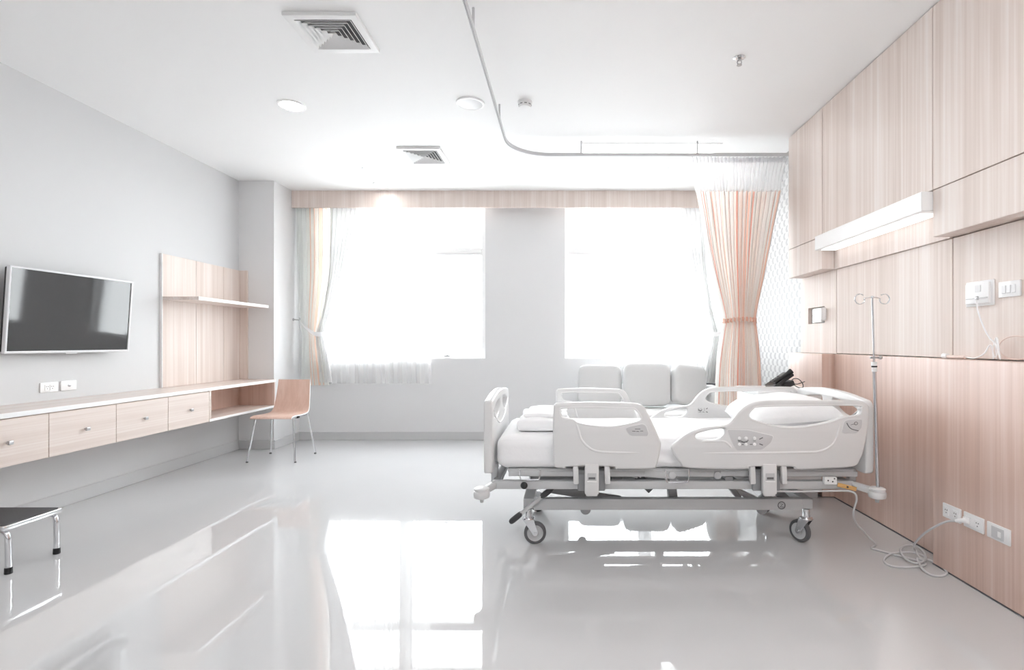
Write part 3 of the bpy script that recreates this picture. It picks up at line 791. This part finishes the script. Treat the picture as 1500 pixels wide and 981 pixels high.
sofa_cushion((.395, 5.83, .678), (.49, .15, .45), -10, 0, 0, 'pale grey square cushion at the left end of the sofa')
sofa_cushion((.905, 5.73, .69), (.515, .17, .47), -12, 1, -4, 'pale grey square cushion in the middle, largest of three')
sofa_cushion((1.365, 5.72, .682), (.40, .16, .44), -12, 9, 20, 'pale grey cushion turned towards the sofa arm at right')

# ================================================================== bedside cabinet and telephone
t = thing('bedside_cabinet', 'white bedside cabinet behind the bed under the telephone', 'cabinet', (1.66, 4.07, 0))
G().box((1.44, 3.83, .06), (1.90, 4.30, .77), .004, 1).build('body', 'white_plastic', t)
G().box((1.42, 3.81, .77), (1.91, 4.32, .795), .006, 2).build('top', 'white_plastic', t)
d = G().box((1.425, 3.845, .57), (1.44, 4.285, .755), .004, 1).build('drawer', 'white_plastic', t); G().bar((1.415, 3.99, .66), (1.415, 4.14, .66), .014, .012, .003).build('handle', 'brushed_steel', d)
d = G().box((1.425, 3.845, .09), (1.44, 4.285, .555), .004, 1).build('door', 'white_plastic', t); G().bar((1.415, 4.24, .3), (1.415, 4.24, .42), .014, .012, .003, up=(0, 1, 0)).build('handle', 'brushed_steel', d)
G().box((1.46, 3.85, 0), (1.88, 4.28, .06)).build('plinth', 'panel_grey', t)
px_, py_, pz_ = 1.60, 4.05, .795
t = thing('telephone', 'black desk telephone propped up on the bedside cabinet', 'telephone', (px_ + .09, py_, pz_))
def wedge(x0, z0, x1, z1, th, y0, y1, bev):
    g = G(); a, b = Vector((x0, 0, z0)), Vector((x1, 0, z1)); M = None
    g.bar((x0, (y0 + y1) / 2, z0), (x1, (y0 + y1) / 2, z1), y1 - y0, th, bev); return g
wedge(px_, pz_ + .012, px_ + .15, pz_ + .115, .024, py_ - .09, py_ + .09, .006).build('body', 'black_plastic', t)
g = G(); g.bar((px_ + .09, py_, pz_ + .02), (px_ + .165, py_, pz_ + .05), .14, .04, .006); g.build('stand', 'dark_plastic', t)
g = G(); g.tube([(px_ + .012, py_ - .06, pz_ + .045), (px_ + .03, py_ - .06, pz_ + .058), (px_ + .10, py_ - .06, pz_ + .105), (px_ + .145, py_ - .06, pz_ + .14)], lambda u: .014 + .008 * abs(2 * u - 1), 10, 5); g.build('receiver', 'black_plastic', t)
k = G()
for i in range(4):
    for j in range(3):
        u = .25 + i * .13; k.obox((px_ + .15 * u - .008, py_ + .0 + j * .028, pz_ + .012 + .103 * u + .012), (.012, .018, .006), Matrix.Rotation(-math.atan2(.103, .15), 3, 'Y'), .001)
k.build('keypad', 'rubber_grey', t)
g = G().tube([(px_ + .16, py_, pz_ + .03), (px_ + .19, py_ + .02, pz_ + .07), (px_ + .235, py_ + .03, pz_ + .072), (px_ + .265, py_ + .02, pz_ + .04), (px_ + .25, py_ - .02, pz_ + .008), (px_ + .21, py_ - .03, pz_ + .01), (px_ + .20, py_ + .03, pz_ + .03), (px_ + .25, py_ + .06, pz_ + .03), (px_ + .30, py_ + .05, pz_ + .05)], .0035, 8, 6); g.build('cord', 'dark_plastic', t)

# ================================================================== hospital bed
YR, YR2 = 2.80, 3.70            # outer faces of the near and far side rails
SR = YR / FP
def rp(px, py): return Vector(((px - VX) * SR, EYE - (py - VY) * SR))
bed = thing('hospital_bed', 'white adjustable hospital bed with moulded side rails on casters', 'bed', (.6, 3.25, 0))

RAILS = {
 'foot': dict(
  out=[(810.5, 600), (813, 592), (821, 590), (871, 588.8), (925, 590.3), (936, 591.8), (942, 594.5), (947, 601), (958.4, 624), (967, 644), (969, 652), (965.6, 670), (961.5, 683), (955, 687), (903, 687), (897, 683.5), (834, 683.5), (828.5, 686.3), (816, 685.6), (811.4, 680), (810, 651)],
  holes=[[(822.8, 602), (826, 598.5), (871, 597.6), (922, 598.7), (929, 600), (934, 604.5), (938, 610.5), (937.5, 614.5), (931, 617.5), (900, 623.6), (871, 622.6), (848, 618.8), (840, 614.5), (826, 612), (822.6, 607)]],
  lines=[[(843, 616.5), (847, 628.5), (851.4, 643), (861, 654), (874, 660.6), (900, 662.6), (945.6, 663)]]),
 'head': dict(
  out=[(984, 657), (992, 646.5), (1009, 634), (1031.7, 626), (1060.6, 622.7), (1071, 617.5), (1083, 603), (1095.7, 592.7), (1112, 587.8), (1145, 586.5), (1207, 586.5), (1258, 586.5), (1270, 590), (1274.5, 600), (1272, 628), (1267, 657), (1261, 673), (1250.7, 683.7), (1207, 686.8), (1168, 688.2), (1160, 683.7), (1102, 683.7), (1092, 687.5), (1010, 686), (997, 678)],
  holes=[[(1098.8, 608), (1104, 600.5), (1114, 596.6), (1166, 595), (1254, 594.8), (1260, 599), (1260, 604.5), (1255, 608.5), (1236, 611), (1207, 619.4), (1166, 624.6), (1135, 622.5), (1114, 617.5), (1102, 613.5)],
         [(1019, 640), (1023, 635), (1042, 630), (1058, 628), (1062, 632), (1058.5, 639), (1048, 644), (1024, 643.6)]],
  lines=[[(1017, 663), (1090, 663.5), (1166, 662.4), (1199, 661), (1217.6, 652.7), (1226, 638), (1231, 616)], [(1027, 646.5), (1050, 646), (1063, 647.5), (1073, 657)]])}
def strip(c, w, h, z0, z1): pass
def rail(kind, yc, near):
    d = RAILS[kind]; th = .036
    s = -1 if near else 1
    outl = [crom([rp(*p) for p in d['out']], 4, True)] + [crom([rp(*p) for p in h], 4, True) for h in d['holes']]
    o = slab(outl, th, .011, 'XZ', yc).build('side_rail', 'bed_plastic', bed)
    f = yc - th / 2                                   # the face towards the viewer
    for ln in d['lines']:
        P = crom([Vector((*rp(*p), 0)) for p in ln], 6); n = len(P)
        g = G().tube([(p.x, f + .0035, p.y) for p in P], lambda u: .0075 * min(1, 6 * u + .25, 6 * (1 - u) + .25), 10, 0); g.build('moulded_ridge', 'bed_plastic_line', o)
    # rim around the hand hole
    for h in d['holes'][:1]:
        P = crom([Vector((*rp(*p), 0)) for p in h], 4, True); c = sum(P, Vector()) / len(P)
        g = G().tube([(c.x + (p.x - c.x) * 1.03, f + .004, c.y + (p.y - c.y) * 1.12) for p in P], .0055, 8, 0, closed=True); g.build('hole_rim', 'bed_plastic_line', o)
    def plaque(pts, name, m, lift=.003, r=.012):
        ol = round_poly([rp(*p) for p in pts], r)
        if near:
            e = [(q.x, f + .001, q.y) for q in ol]
            g = G().tube(e, .0028, 8, 0, closed=True); g.build('plaque_rim', 'bed_plastic_line', o)
        return slab([ol], .006, .001, 'XZ', f + .001).build(name, m, o)
    if kind == 'foot' and near:
        plaque([(916.5, 627), (921, 625), (941, 620.5), (946, 623), (950, 634.5), (948.5, 638), (924, 638), (919, 633)], 'control_plaque', 'panel_grey')
        g = G()
        for k, (a, b, y) in enumerate(((926, 931, 631.3), (932, 936, 631.6), (937.5, 942, 631), (930, 938, 628))):
            p, q = rp(a, y), rp(b, y); g.box((p.x, f - .003, p.y - .0016), (q.x, f - .0015, p.y + .0016))
        g.build('print_marks', 'print_grey', o)
    if kind == 'head':
        if near:
            plaque([(1065, 629), (1096, 629.8), (1133, 638.5), (1129, 648), (1117, 658), (1080, 659.5), (1074, 651)], 'control_plaque', 'panel_grey')
            plaque([(1233, 632), (1237, 616.5), (1243, 614.5), (1263, 613.8), (1262, 626), (1255, 634), (1236, 634.5)], 'angle_gauge', 'panel_grey')
            cols = (1083, 1092.5, 1105); x_off, y_off = 0, 0
        else: cols = (1083, 1092.5, 1105)
        mv = (lambda x, y: (x, y)) if near else (lambda x, y: (1091 + (x - 1097) * .5, 631 + (y - 646) * .75))
        g = G()
        for x in cols:
            for y in (641.5, 650.5):
                p = rp(*mv(x, y)); g.lathe([(.0085 * (1 if near else .6), 0), (.0085 * (1 if near else .6), .003), (.004, .005), (0, .0055)], (p.x, f - (.002 if near else 0), p.y), (0, -1, 0), 14)
        g.build('push_buttons', 'white_plastic' if near else 'panel_grey', o)
        g = G(); e = f - (.003 if near else .001)
        def stroke(pts, r=.0022):
            g.tube([(rp(*mv(*p)).x, e, rp(*mv(*p)).y) for p in pts], r, 6, 3)
        stroke([(1080.5, 644.5), (1085, 645.5), (1089, 647), (1094, 646), (1096, 644)]); stroke([(1081, 646), (1086, 647.2), (1091, 648), (1095, 646.5)], .0015)
        stroke([(1112, 643), (1117, 640.5)], .003); stroke([(1112, 649.5), (1117, 651.5)], .003); stroke([(1086, 650.7), (1089, 650.7)]); stroke([(1098, 650.5), (1102, 650.5)]); stroke([(1103, 645.5), (1107, 645.5)], .0014)
        if near:
            stroke([(1240, 619), (1243, 624.5), (1248, 628.5), (1257, 630.5)], .0024); stroke([(1246, 622), (1250, 621), (1254, 622), (1256, 619.5), (1253.5, 617.5), (1251, 619.5), (1253, 622.3)], .0013)
        g.build('print_marks', 'print_grey', o)
    return o
YI = YR + .018; YJ = YR2 - .018
for kind in ('foot', 'head'):
    o = rail(kind, YI, True); rail(kind, YJ, False)

# rail hinges: latch box between two arms, both sides
def hinge(cx, yc, sgn):
    """cx px of latch middle at the near rail plane; sgn -1 near side"""
    c = (cx - VX) * SR; zt = EYE - (683 - VY) * SR; zb = EYE - (727 - VY) * SR
    yo = yc + sgn * .012
    l = G(); l.box((c - .038, yo - .018, zb + .012), (c + .038, yo + .018, zt + .012), .006, 2); l.box((c - .032, yo - .016, zb), (c + .032, yo + .016, zb + .03), .008, 2)
    h = l.build('rail_latch', 'bed_plastic', bed)
    if sgn < 0:
        G().box((c - .024, yo - .0195, zt - .075), (c + .024, yo - .0175, zt - .035), .001, 1).build('latch_recess', 'bed_steel', h)
        G().box((c - .018, yo - .021, zt - .068), (c + .018, yo - .0193, zt - .056)).build('latch_print', 'print_grey', h)
        G().box((c - .026, yo - .023, zt - .083), (c + .026, yo - .0175, zt - .077), .001, 1).build('latch_lip', 'white_plastic', h)
    for dx in (-.088, .083):
        G().bar((c + dx, yc, zt + .01), (c + dx + .004, yc + .0, zt - .10), .03, .028, .006, up=(0, 1, 0)).build('rail_arm', 'bed_plastic', bed)
    g = G().cyl((c - .10, yc - sgn * .03, zt - .05), (c + .10, yc - sgn * .03, zt - .05), .012, n=14); g.build('hinge_pin', 'bed_steel_dark', bed)
    g = G().box((c - .075, yc - sgn * .02, zt - .145), (c + .075, yc - sgn * .06, zt - .03), .004, 1); g.build('hinge_plate', 'bed_steel_dark', bed)
for cx in (867, 1127.5):
    hinge(cx, YI + .006, -1); hinge(cx, YJ - .006, 1)

# mattress platform, main frame, base
YN, YFr = 2.88, 3.62
G().box((-.315, YN - .01, .436), (1.60, YFr + .01, .452), .003, 1).build('mattress_deck', 'bed_steel', bed)
for y in (YN, YFr):
    g = G()
    for a, b in ((-.31, .44), (.60, .83), (.86, 1.62)):
        za = .425; g.bar((a, y, .428), (b, y, .425), .03, .03, .004)
    g.bar((.44, y, .428), (.60, y, .415), .03, .036, .004)
    g.build('deck_rail', 'bed_steel', bed)
    for x in (.595, .845):
        G().cyl((x, y - .022, .42), (x, y + .022, .42), .021, n=20, bev=.003).build('deck_pivot', 'bed_steel', bed)
    for x in (.60, .91): G().box((x - .02, y - .012, .385), (x + .02, y + .012, .41)).build('deck_bracket', 'bed_steel_dark', bed)
    G().box((-.40, y - .02, .343), (1.60, y + .02, .388), .004, 2).build('main_rail', 'bed_steel', bed)
for x in (-.38, .25, .95, 1.57):
    G().box((x - .02, YN + .02, .348), (x + .02, YFr - .02, .384), .003, 1).build('cross_bar', 'bed_steel_dark', bed)
BY0, BY1 = 2.975, 3.525
for y in (BY0, BY1):
    G().box((-.176, y - .022, .198), (1.356, y + .022, .262), .004, 2).build('base_rail', 'bed_steel', bed)
    for x in (.12, 1.13):
        G().cyl((x, y - .012, .198), (x, y + .012, .198), .03, n=24, bev=.003).build('base_boss', 'bed_steel_dark', bed)
for x in (-.205, 1.385):
    G().box((x - .03, BY0 - .022, .205), (x + .03, BY1 + .022, .262), .004, 1).build('base_cross_bar', 'bed_steel', bed)
# lifting arms and actuators
for y in (BY0 + .06, BY1 - .06):
    G().bar((-.10, y, .30), (.33, y, .23), .03, .045, .004).build('lift_arm', 'bed_steel_dark', bed)
    G().bar((-.20, y, .35), (.10, y, .335), .03, .06, .004).build('lift_arm', 'bed_steel_dark', bed)
    G().bar((.62, y, .36), (.635, y, .22), .05, .058, .004, up=(0, 1, 0)).build('lift_arm', 'bed_steel_dark', bed)
    G().bar((1.16, y, .36), (1.30, y, .23), .03, .05, .004).build('lift_arm', 'bed_steel_dark', bed)
    G().bar((.93, y, .36), (1.03, y, .23), .03, .06, .004, up=(0, 1, 0)).build('lift_arm', 'bed_steel_dark', bed)
    G().bar((.98, y, .30), (1.12, y, .235), .03, .04, .004, up=(0, 1, 0)).build('lift_arm', 'bed_steel', bed)
G().box((.28, 3.10, .29), (.35, 3.22, .36), .012, 2).build('motor_housing', 'bed_steel_dark', bed)
g = G(); g.bar((.36, 3.25, .315), (.62, 3.25, .315), .09, .085, .01); g.cyl((.1, 3.25, .32), (.4, 3.25, .318), .02, n=14); g.build('actuator', 'bed_steel_dark', bed)
g = G(); g.bar((.44, 3.12, .35), (.52, 3.12, .27), .06, .05, .006); g.build('actuator_mount', 'rubber_grey', bed)
g = G(); g.bar((-.12, 3.2, .40), (.28, 3.2, .40), .3, .05, .006); g.build('junction_box', 'bed_steel_dark', bed)
g = G(); g.bar((.42, 3.0, .375), (.31, 3.0, .41), .03, .012, .002); g.bar((.45, 3.05, .37), (.38, 3.05, .405), .04, .02, .002); g.build('deck_stay', 'bed_plastic', bed)
# wire mattress retainers
for x0, x1, z0 in ((-.245, -.135, .40), (.555, .68, .385)):
    for y in (YN - .035, YFr + .035):
        G().tube([(x1, y, .455), (x1, y, z0 + .03), (x1 - .006, y, z0 + .004), (x1 - .025, y, z0), (x0 + .025, y, z0), (x0 + .006, y, z0 + .004), (x0, y, z0 + .03), (x0, y, .455)], .0038, 8, 4).build('wire_retainer', 'chrome', bed)
g = G().ball((-.222, YN - .035, .368), .02, (1, .8, 1)); g.build('release_knob', 'black_plastic', bed)
# brake pedal, crossing the near foot caster
pa, pb = at(757, 757, 2.93), at(800, 722, 2.93)
o = G().bar(pa, pb, .022, .022, .004).build('brake_pedal', 'bed_steel', bed)
for p, d in ((pa, pa - pb), (pb, pb - pa)):
    d = d.normalized(); m = G().tube([p - d * .04, p - d * .01, p + d * .03, p + d * .05], lambda u: .017 * (1 - .45 * abs(2 * u - 1) ** 3), 12, 5); m.build('pedal_grip', 'dark_plastic', o)
# safety sticker
p = at(1145, 740, BY0 - .024); g = G()
g.tube([(p.x + .02 * math.cos(a), BY0 - .0235, p.z + .02 * math.sin(a)) for a in [i * math.tau / 24 for i in range(24)]], .003, 6, 0, closed=True)
g.tube([(p.x - .008, BY0 - .0235, p.z + .009), (p.x + .007, BY0 - .0235, p.z + .008), (p.x - .008, BY0 - .0235, p.z - .009), (p.x + .01, BY0 - .0235, p.z - .009)], .002, 6, 0)
g.build('safety_symbol', 'print_grey', bed)
# control box and orange tag at head end of main rail
g = G().box((1.42, YN - .045, .375), (1.49, YN - .02, .415), .003, 1); o = g.build('socket_box', 'white_plastic', bed)
g = G()
for dx, dz in ((.02, .0), (.045, -.006), (.055, .01)): g.cyl((1.42 + dx, YN - .0445, .398 + dz), (1.42 + dx, YN - .0465, .398 + dz), .004, n=10)
g.build('socket_holes', 'dark_plastic', o)
o = G().bar((1.50, YN - .03, .372), (1.60, YN - .035, .348), .004, .022, .001).build('warning_tag', 'orange_tag', bed)
G().cyl((1.552, YN - .034, .36), (1.552, YN - .038, .36), .005, n=10).build('tag_eyelet', 'dark_plastic', o)

# casters
def caster(x, y, ang):
    g = G(); g.cyl((x, y, .20), (x, y, .148), .021, n=18); g.cyl((x, y, .152), (x, y, .140), .034, .036, 24, .003); st = g.build('caster', 'chrome', bed)
    d = Vector((math.cos(ang), math.sin(ang), 0)); s = Vector((-d.y, d.x, 0)); tr = .038
    c = Vector((x, y, .0635)) + d * tr
    g = G()
    for q in (-1, 1):
        top = Vector((x, y, .142)) + s * q * .021
        M = Matrix((d, s, Vector((0, 0, 1)))).transposed()
        ol = [Vector((-.03, .142)), Vector((.03, .142)), Vector((tr + .017, .064)), Vector((tr + .008, .05)), Vector((tr - .008, .05)), Vector((tr - .017, .064))]
        vs_ = []
        for off in (-.002, .002):
            vs_.append([g.bm.verts.new(Vector((x, y, 0)) + d * p.x + s * (q * .023 + off) + Vector((0, 0, p.y))) for p in ol])
        g.bm.faces.new(vs_[0]); g.bm.faces.new(vs_[1][::-1])
        for i in range(6): g.bm.faces.new((vs_[0][i], vs_[0][(i + 1) % 6], vs_[1][(i + 1) % 6], vs_[1][i]))
    g.obox(Vector((x, y, .142)), (.06, .05, .006), Matrix((d, s, Vector((0, 0, 1)))).transposed(), .001)
    g.cyl(c - s * .03, c + s * .03, .008, n=12)
    g.build('fork', 'chrome', st)
    G().lathe([(.046, -.016), (.058, -.016), (.0632, -.009), (.0632, .009), (.058, .016), (.046, .016), (.046, -.016)], c, s, 40).build('tyre', 'rubber_grey', st)
    G().lathe([(0, -.017), (.016, -.017), (.02, -.011), (.04, -.011), (.0465, -.015), (.0465, .015), (.04, .011), (.02, .011), (.016, .017), (0, .017)], c, s, 36).build('hub', 'bed_steel', st)
caster(-.207, BY0, R(4)); caster(1.385, BY0, R(122)); caster(-.207, BY1, R(40)); caster(1.385, BY1, R(200))

# head and foot boards
def board(x, label, zlo=.432, flip=1):
    y0, y1 = YR + .03, YR2 - .03; yc = (y0 + y1) / 2
    out = []
    pts = [(y0, zlo), (y1, zlo), (y1 + .004, .60), (y1 + .004, .79), (y1 - .012, .832), (yc + .2, .858), (yc, .866), (yc - .2, .858), (y0 + .012, .832), (y0 - .004, .79), (y0 - .004, .60)]
    ol = round_poly([Vector(p) for p in pts], [.03, .03, .05, .02, .03, .1, .1, .1, .03, .02, .05], 6)
    h = []
    for s in (-1, 1):
        q = [(yc + s * .06, .815), (yc + s * .22, .805), (yc + s * .34, .775), (yc + s * .33, .735), (yc + s * .24, .715), (yc + s * .14, .73), (yc + s * .06, .765)]
        h.append(round_poly([Vector(p) for p in q], .03, 5))
    o = slab([ol] + h, .046, .009, 'YZ', x).build(label, 'bed_plastic', bed)
    g = G().tube([(x + flip * .021, yc + t_, .66 + .9 * t_ * t_) for t_ in [(-.36 + .72 * i / 20) for i in range(21)]], .006, 8, 0); g.build('moulded_ridge', 'bed_plastic_line', o)
board(-.418, 'foot_board', flip=1); board(1.665, 'head_board', flip=-1)
for x in (-.40, 1.645):
    for y in (2.98, 3.52): G().box((x - .02, y - .02, .345), (x + .02, y + .02, .47), .004, 1).build('board_post', 'bed_steel', bed)
# corner bumpers
for x, xo, y, yo in ((-.385, -.447, YN, YR + .0), (1.59, 1.687, YN, YR), (-.385, -.447, YFr, YR2), (1.59, 1.687, YFr, YR2)):
    g = G(); g.bar((x, y, .366), (xo, yo, .345), .04, .036, .008); g.build('bumper_arm', 'bed_steel', bed)
    o = G().lathe([(0, -.026), (.03, -.026), (.041, -.021), (.044, -.01), (.044, .006), (.041, .012), (.037, .013), (.037, .018), (.041, .019), (.041, .028), (.03, .034), (0, .034)], (xo, yo, .338), n=32).build('bumper_wheel', 'bed_plastic', bed)
    G().cyl((xo, yo, .312), (xo, yo, .29), .013, .009, 12).build('bumper_bolt', 'bed_steel', o)

# mattress, pillow, blanket
g = G(); tb = bmesh.new(); bmesh.ops.create_cube(tb, size=2); bmesh.ops.subdivide_edges(tb, edges=list(tb.edges), cuts=40, use_grid_fill=True)
mx0, mx1, my0, my1, mz0, mz1 = -.378, 1.632, 2.86, 3.64, .452, .632
for v in tb.verts:
    p = v.co.copy(); hx, hy, hz = (mx1 - mx0) / 2, (my1 - my0) / 2, (mz1 - mz0) / 2
    q = Vector((p.x * hx, p.y * hy, p.z * hz)); r = .055
    inner = Vector((max(-hx + r, min(hx - r, q.x)), max(-hy + r, min(hy - r, q.y)), max(-hz + r, min(hz - r, q.z))))
    d = q - inner
    if d.length > 1e-6: q = inner + d.normalized() * r * min(1, max(abs(d.x), abs(d.y), abs(d.z)) / r if d.length else 1)
    q += Vector(((mx0 + mx1) / 2, (my0 + my1) / 2, (mz0 + mz1) / 2))
    if p.z > .9: q.z += .004 * noise.noise(q * 5) + .002 * noise.noise(q * 14)
    if p.y < -.9: q.y += .004 * noise.noise(Vector((q.x * 6, 3, q.z * 9))) - .007 * max(0, 1 - abs(q.x - .55) / .09) * math.sin(q.z * 90 + q.x * 25)
    v.co = q
g._add(tb)
tag(g.build('mattress', 'linen'), 'thick mattress in a fitted white sheet on the hospital bed', 'mattress')

def pillow(name, c, size, M, label, cat, seed=0):
    g = G(); n = 26; top, bot = [], []
    for i in range(n + 1):
        a, b = [], []
        for j in range(n + 1):
            u, v = 2 * i / n - 1, 2 * j / n - 1
            e = max(0, (1 - abs(u) ** 2.6)) * max(0, (1 - abs(v) ** 2.6)); h = e ** .42
            pin = 1 - .07 * (abs(u) * abs(v)) ** 2
            wz = .05 * noise.noise(Vector((u * 2.2 + seed, v * 2.2, 1)))
            P = Vector((u * size[0] / 2 * (1 - .05 * v * v), v * size[1] / 2 * (1 - .05 * u * u), 0))
            a.append(g.bm.verts.new(P + Vector((0, 0, size[2] * (.62 * h + wz * h))))); b.append(g.bm.verts.new(P - Vector((0, 0, size[2] * .38 * h))))
        top.append(a); bot.append(b)
    for i in range(n):
        for j in range(n):
            g.bm.faces.new((top[i][j], top[i + 1][j], top[i + 1][j + 1], top[i][j + 1])); g.bm.faces.new((bot[i][j], bot[i][j + 1], bot[i + 1][j + 1], bot[i + 1][j]))
    bmesh.ops.remove_doubles(g.bm, verts=g.bm.verts, dist=1e-4)
    bmesh.ops.transform(g.bm, matrix=Matrix.Translation(Vector(c)) @ M.to_4x4(), verts=g.bm.verts)
    return tag(g.build(name, 'linen'), label, cat)
pillow('pillow', (1.335, 3.22, .706), (.53, .64, .20), Matrix.Rotation(R(-4), 3, 'Y'), 'plump white pillow at the head of the bed', 'pillow', 3)

t = thing('folded_blanket', 'folded white blanket lying at the foot of the mattress', 'blanket', (-.07, 3.25, .634))
def fold(x0, x1, y0, y1, z0, z1, name, seed):
    g = G(); tb = bmesh.new(); bmesh.ops.create_cube(tb, size=2); bmesh.ops.subdivide_edges(tb, edges=list(tb.edges), cuts=14, use_grid_fill=True)
    hz = (z1 - z0) / 2
    for v in tb.verts:
        p = v.co; q = Vector(((x0 + x1) / 2 + p.x * (x1 - x0) / 2, (y0 + y1) / 2 + p.y * (y1 - y0) / 2, (z0 + z1) / 2 + p.z * hz))
        side = max(abs(p.x), abs(p.y))
        if side > .99: k = math.sqrt(max(0, 1 - p.z * p.z)); q.x -= (1 - k) * hz * p.x * .8; q.y -= (1 - k) * hz * p.y * .8
        q += Vector((noise.noise(q * 7 + Vector((seed, 0, 0))), noise.noise(q * 7 + Vector((0, seed, 0))), .6 * noise.noise(q * 6 + Vector((0, 0, seed))))) * .02 * (1 if p.z > -.5 else .15)
        v.co = q
    g._add(tb); return g.build(name, 'linen', t)
fold(-.275, .02, 2.99, 3.5, .638, .705, 'lower_fold', 2); fold(-.235, .015, 3.08, 3.49, .703, .728, 'upper_fold', 9)
G().obox((-.04, 3.16, .733), (.03, .012, .003), Matrix.Rotation(R(25), 3, 'Z')).build('care_label', 'print_grey', t)

# drip stand in the bumper socket
bx, by = 1.687, YR
t = thing('drip_stand', 'slim chrome drip stand with two hooks fixed at bed corner', 'drip stand', (bx, by, .37))
lean = Vector((-.030, 0, 1.02)).normalized()
p0 = Vector((bx + .004, by, .365)); pm = p0 + lean * .67; p1 = p0 + lean * 1.03
G().cyl(p0, pm, .0092, n=18).build('lower_tube', 'stand_steel', t)
G().cyl(pm - lean * .02, p1, .0052, n=14).build('upper_rod', 'stand_steel', t)
g = G().cyl(pm - lean * .012, pm + lean * .012, .0145, n=16); g.cyl(pm - lean * .04, pm - lean * .012, .013, n=16); g.build('collar', 'white_plastic', t)
G().cyl(pm - lean * .016, pm - lean * .008, .0148, n=16).build('black_ring', 'black_plastic', t)
g = G().cyl(pm + lean * .03, pm + lean * .042, .012, n=14); g.bar(pm + lean * .036 - Vector((.022, 0, 0)), pm + lean * .036 + Vector((.034, 0, 0)), .01, .012, .003); g.ball(pm + lean * .036 + Vector((.034, 0, 0)), .011); g.build('clamp_knob', 'brushed_steel', t)
for s in (-1, 1):
    c = p1 + Vector((s * .066, 0, -.008))
    pts = [p1, p1 + Vector((s * .02, 0, 0)), p1 + Vector((s * .042, 0, -.006))] + [c + Vector((s * .027 * math.cos(a), 0, .027 * math.sin(a))) for a in [R(200) + i * R(290) / 9 for i in range(10)]]
    G().tube(pts, .0032, 8, 5).build('hook', 'chrome', t)
G().ball(p1, .0095).build('finial', 'chrome', t)

# power cord from the bed to the outlet
rc = .0052
fl = lambda px, py, h=0: on_floor(px, py) + Vector((0, 0, rc + h))
yb = YN - .028
pts = [Vector((1.10, yb, .340)), Vector((1.25, yb, .333)), Vector((1.45, yb, .336)), Vector((1.57, yb - .005, .335)), Vector((1.60, yb - .01, .30)), Vector((1.588, yb, .22)), Vector((1.61, 2.87, .16)), Vector((1.68, 2.89, .085)), Vector((1.735, 2.90, .03)), fl(1281, 801), fl(1277, 804), fl(1292, 808.5), fl(1308, 813), fl(1322, 817, .002), fl(1345, 824, .004)]
pts += [fl(1356, 829, .006), fl(1345, 832, .004), fl(1320, 832), fl(1302, 829), fl(1295, 822), fl(1304, 814, .004), fl(1325, 812, .008), fl(1345, 815, .01), fl(1356, 821, .012), fl(1352, 828, .014), fl(1338, 829, .012), fl(1325, 821, .012), fl(1319, 810, .010), fl(1323, 803, .006), fl(1334, 800.5, .004), fl(1348, 806, .006), fl(1356, 818, .010), fl(1353, 826, .016)]
pts += [fl(1344, 824, .018), fl(1350, 835, .008), fl(1363, 843), fl(1378, 845), fl(1387, 841), fl(1380, 832, .002), fl(1362, 824, .008), fl(1347, 823, .02), fl(1341, 818, .04)]
q0 = Vector((1.905, 2.4205, .315))
pts += [Vector((1.845, 2.74, .07)), Vector((1.825, 2.70, .11)), Vector((1.82, 2.62, .19)), Vector((1.83, 2.545, .255)), Vector((1.845, 2.50, .29)), Vector((1.862, 2.47, .303))]
cord = G().tube(pts, rc, 10, 7).build('power_cord', 'grey_cable', bed)
cord['label'] = 'grey power cord looping on the floor to the wall outlet'
g = G().tube([pts[-1], Vector((1.868, 2.46, .307)), Vector((1.878, 2.448, .311)), Vector((1.884, 2.443, .312)), Vector((1.8895, 2.45, .312))], lambda u: .0075 + .006 * u, 12, 4)
g.box((1.8895, 2.435, .298), (1.9032, 2.466, .327), .004, 2).build('plug', 'white_plastic', cord)
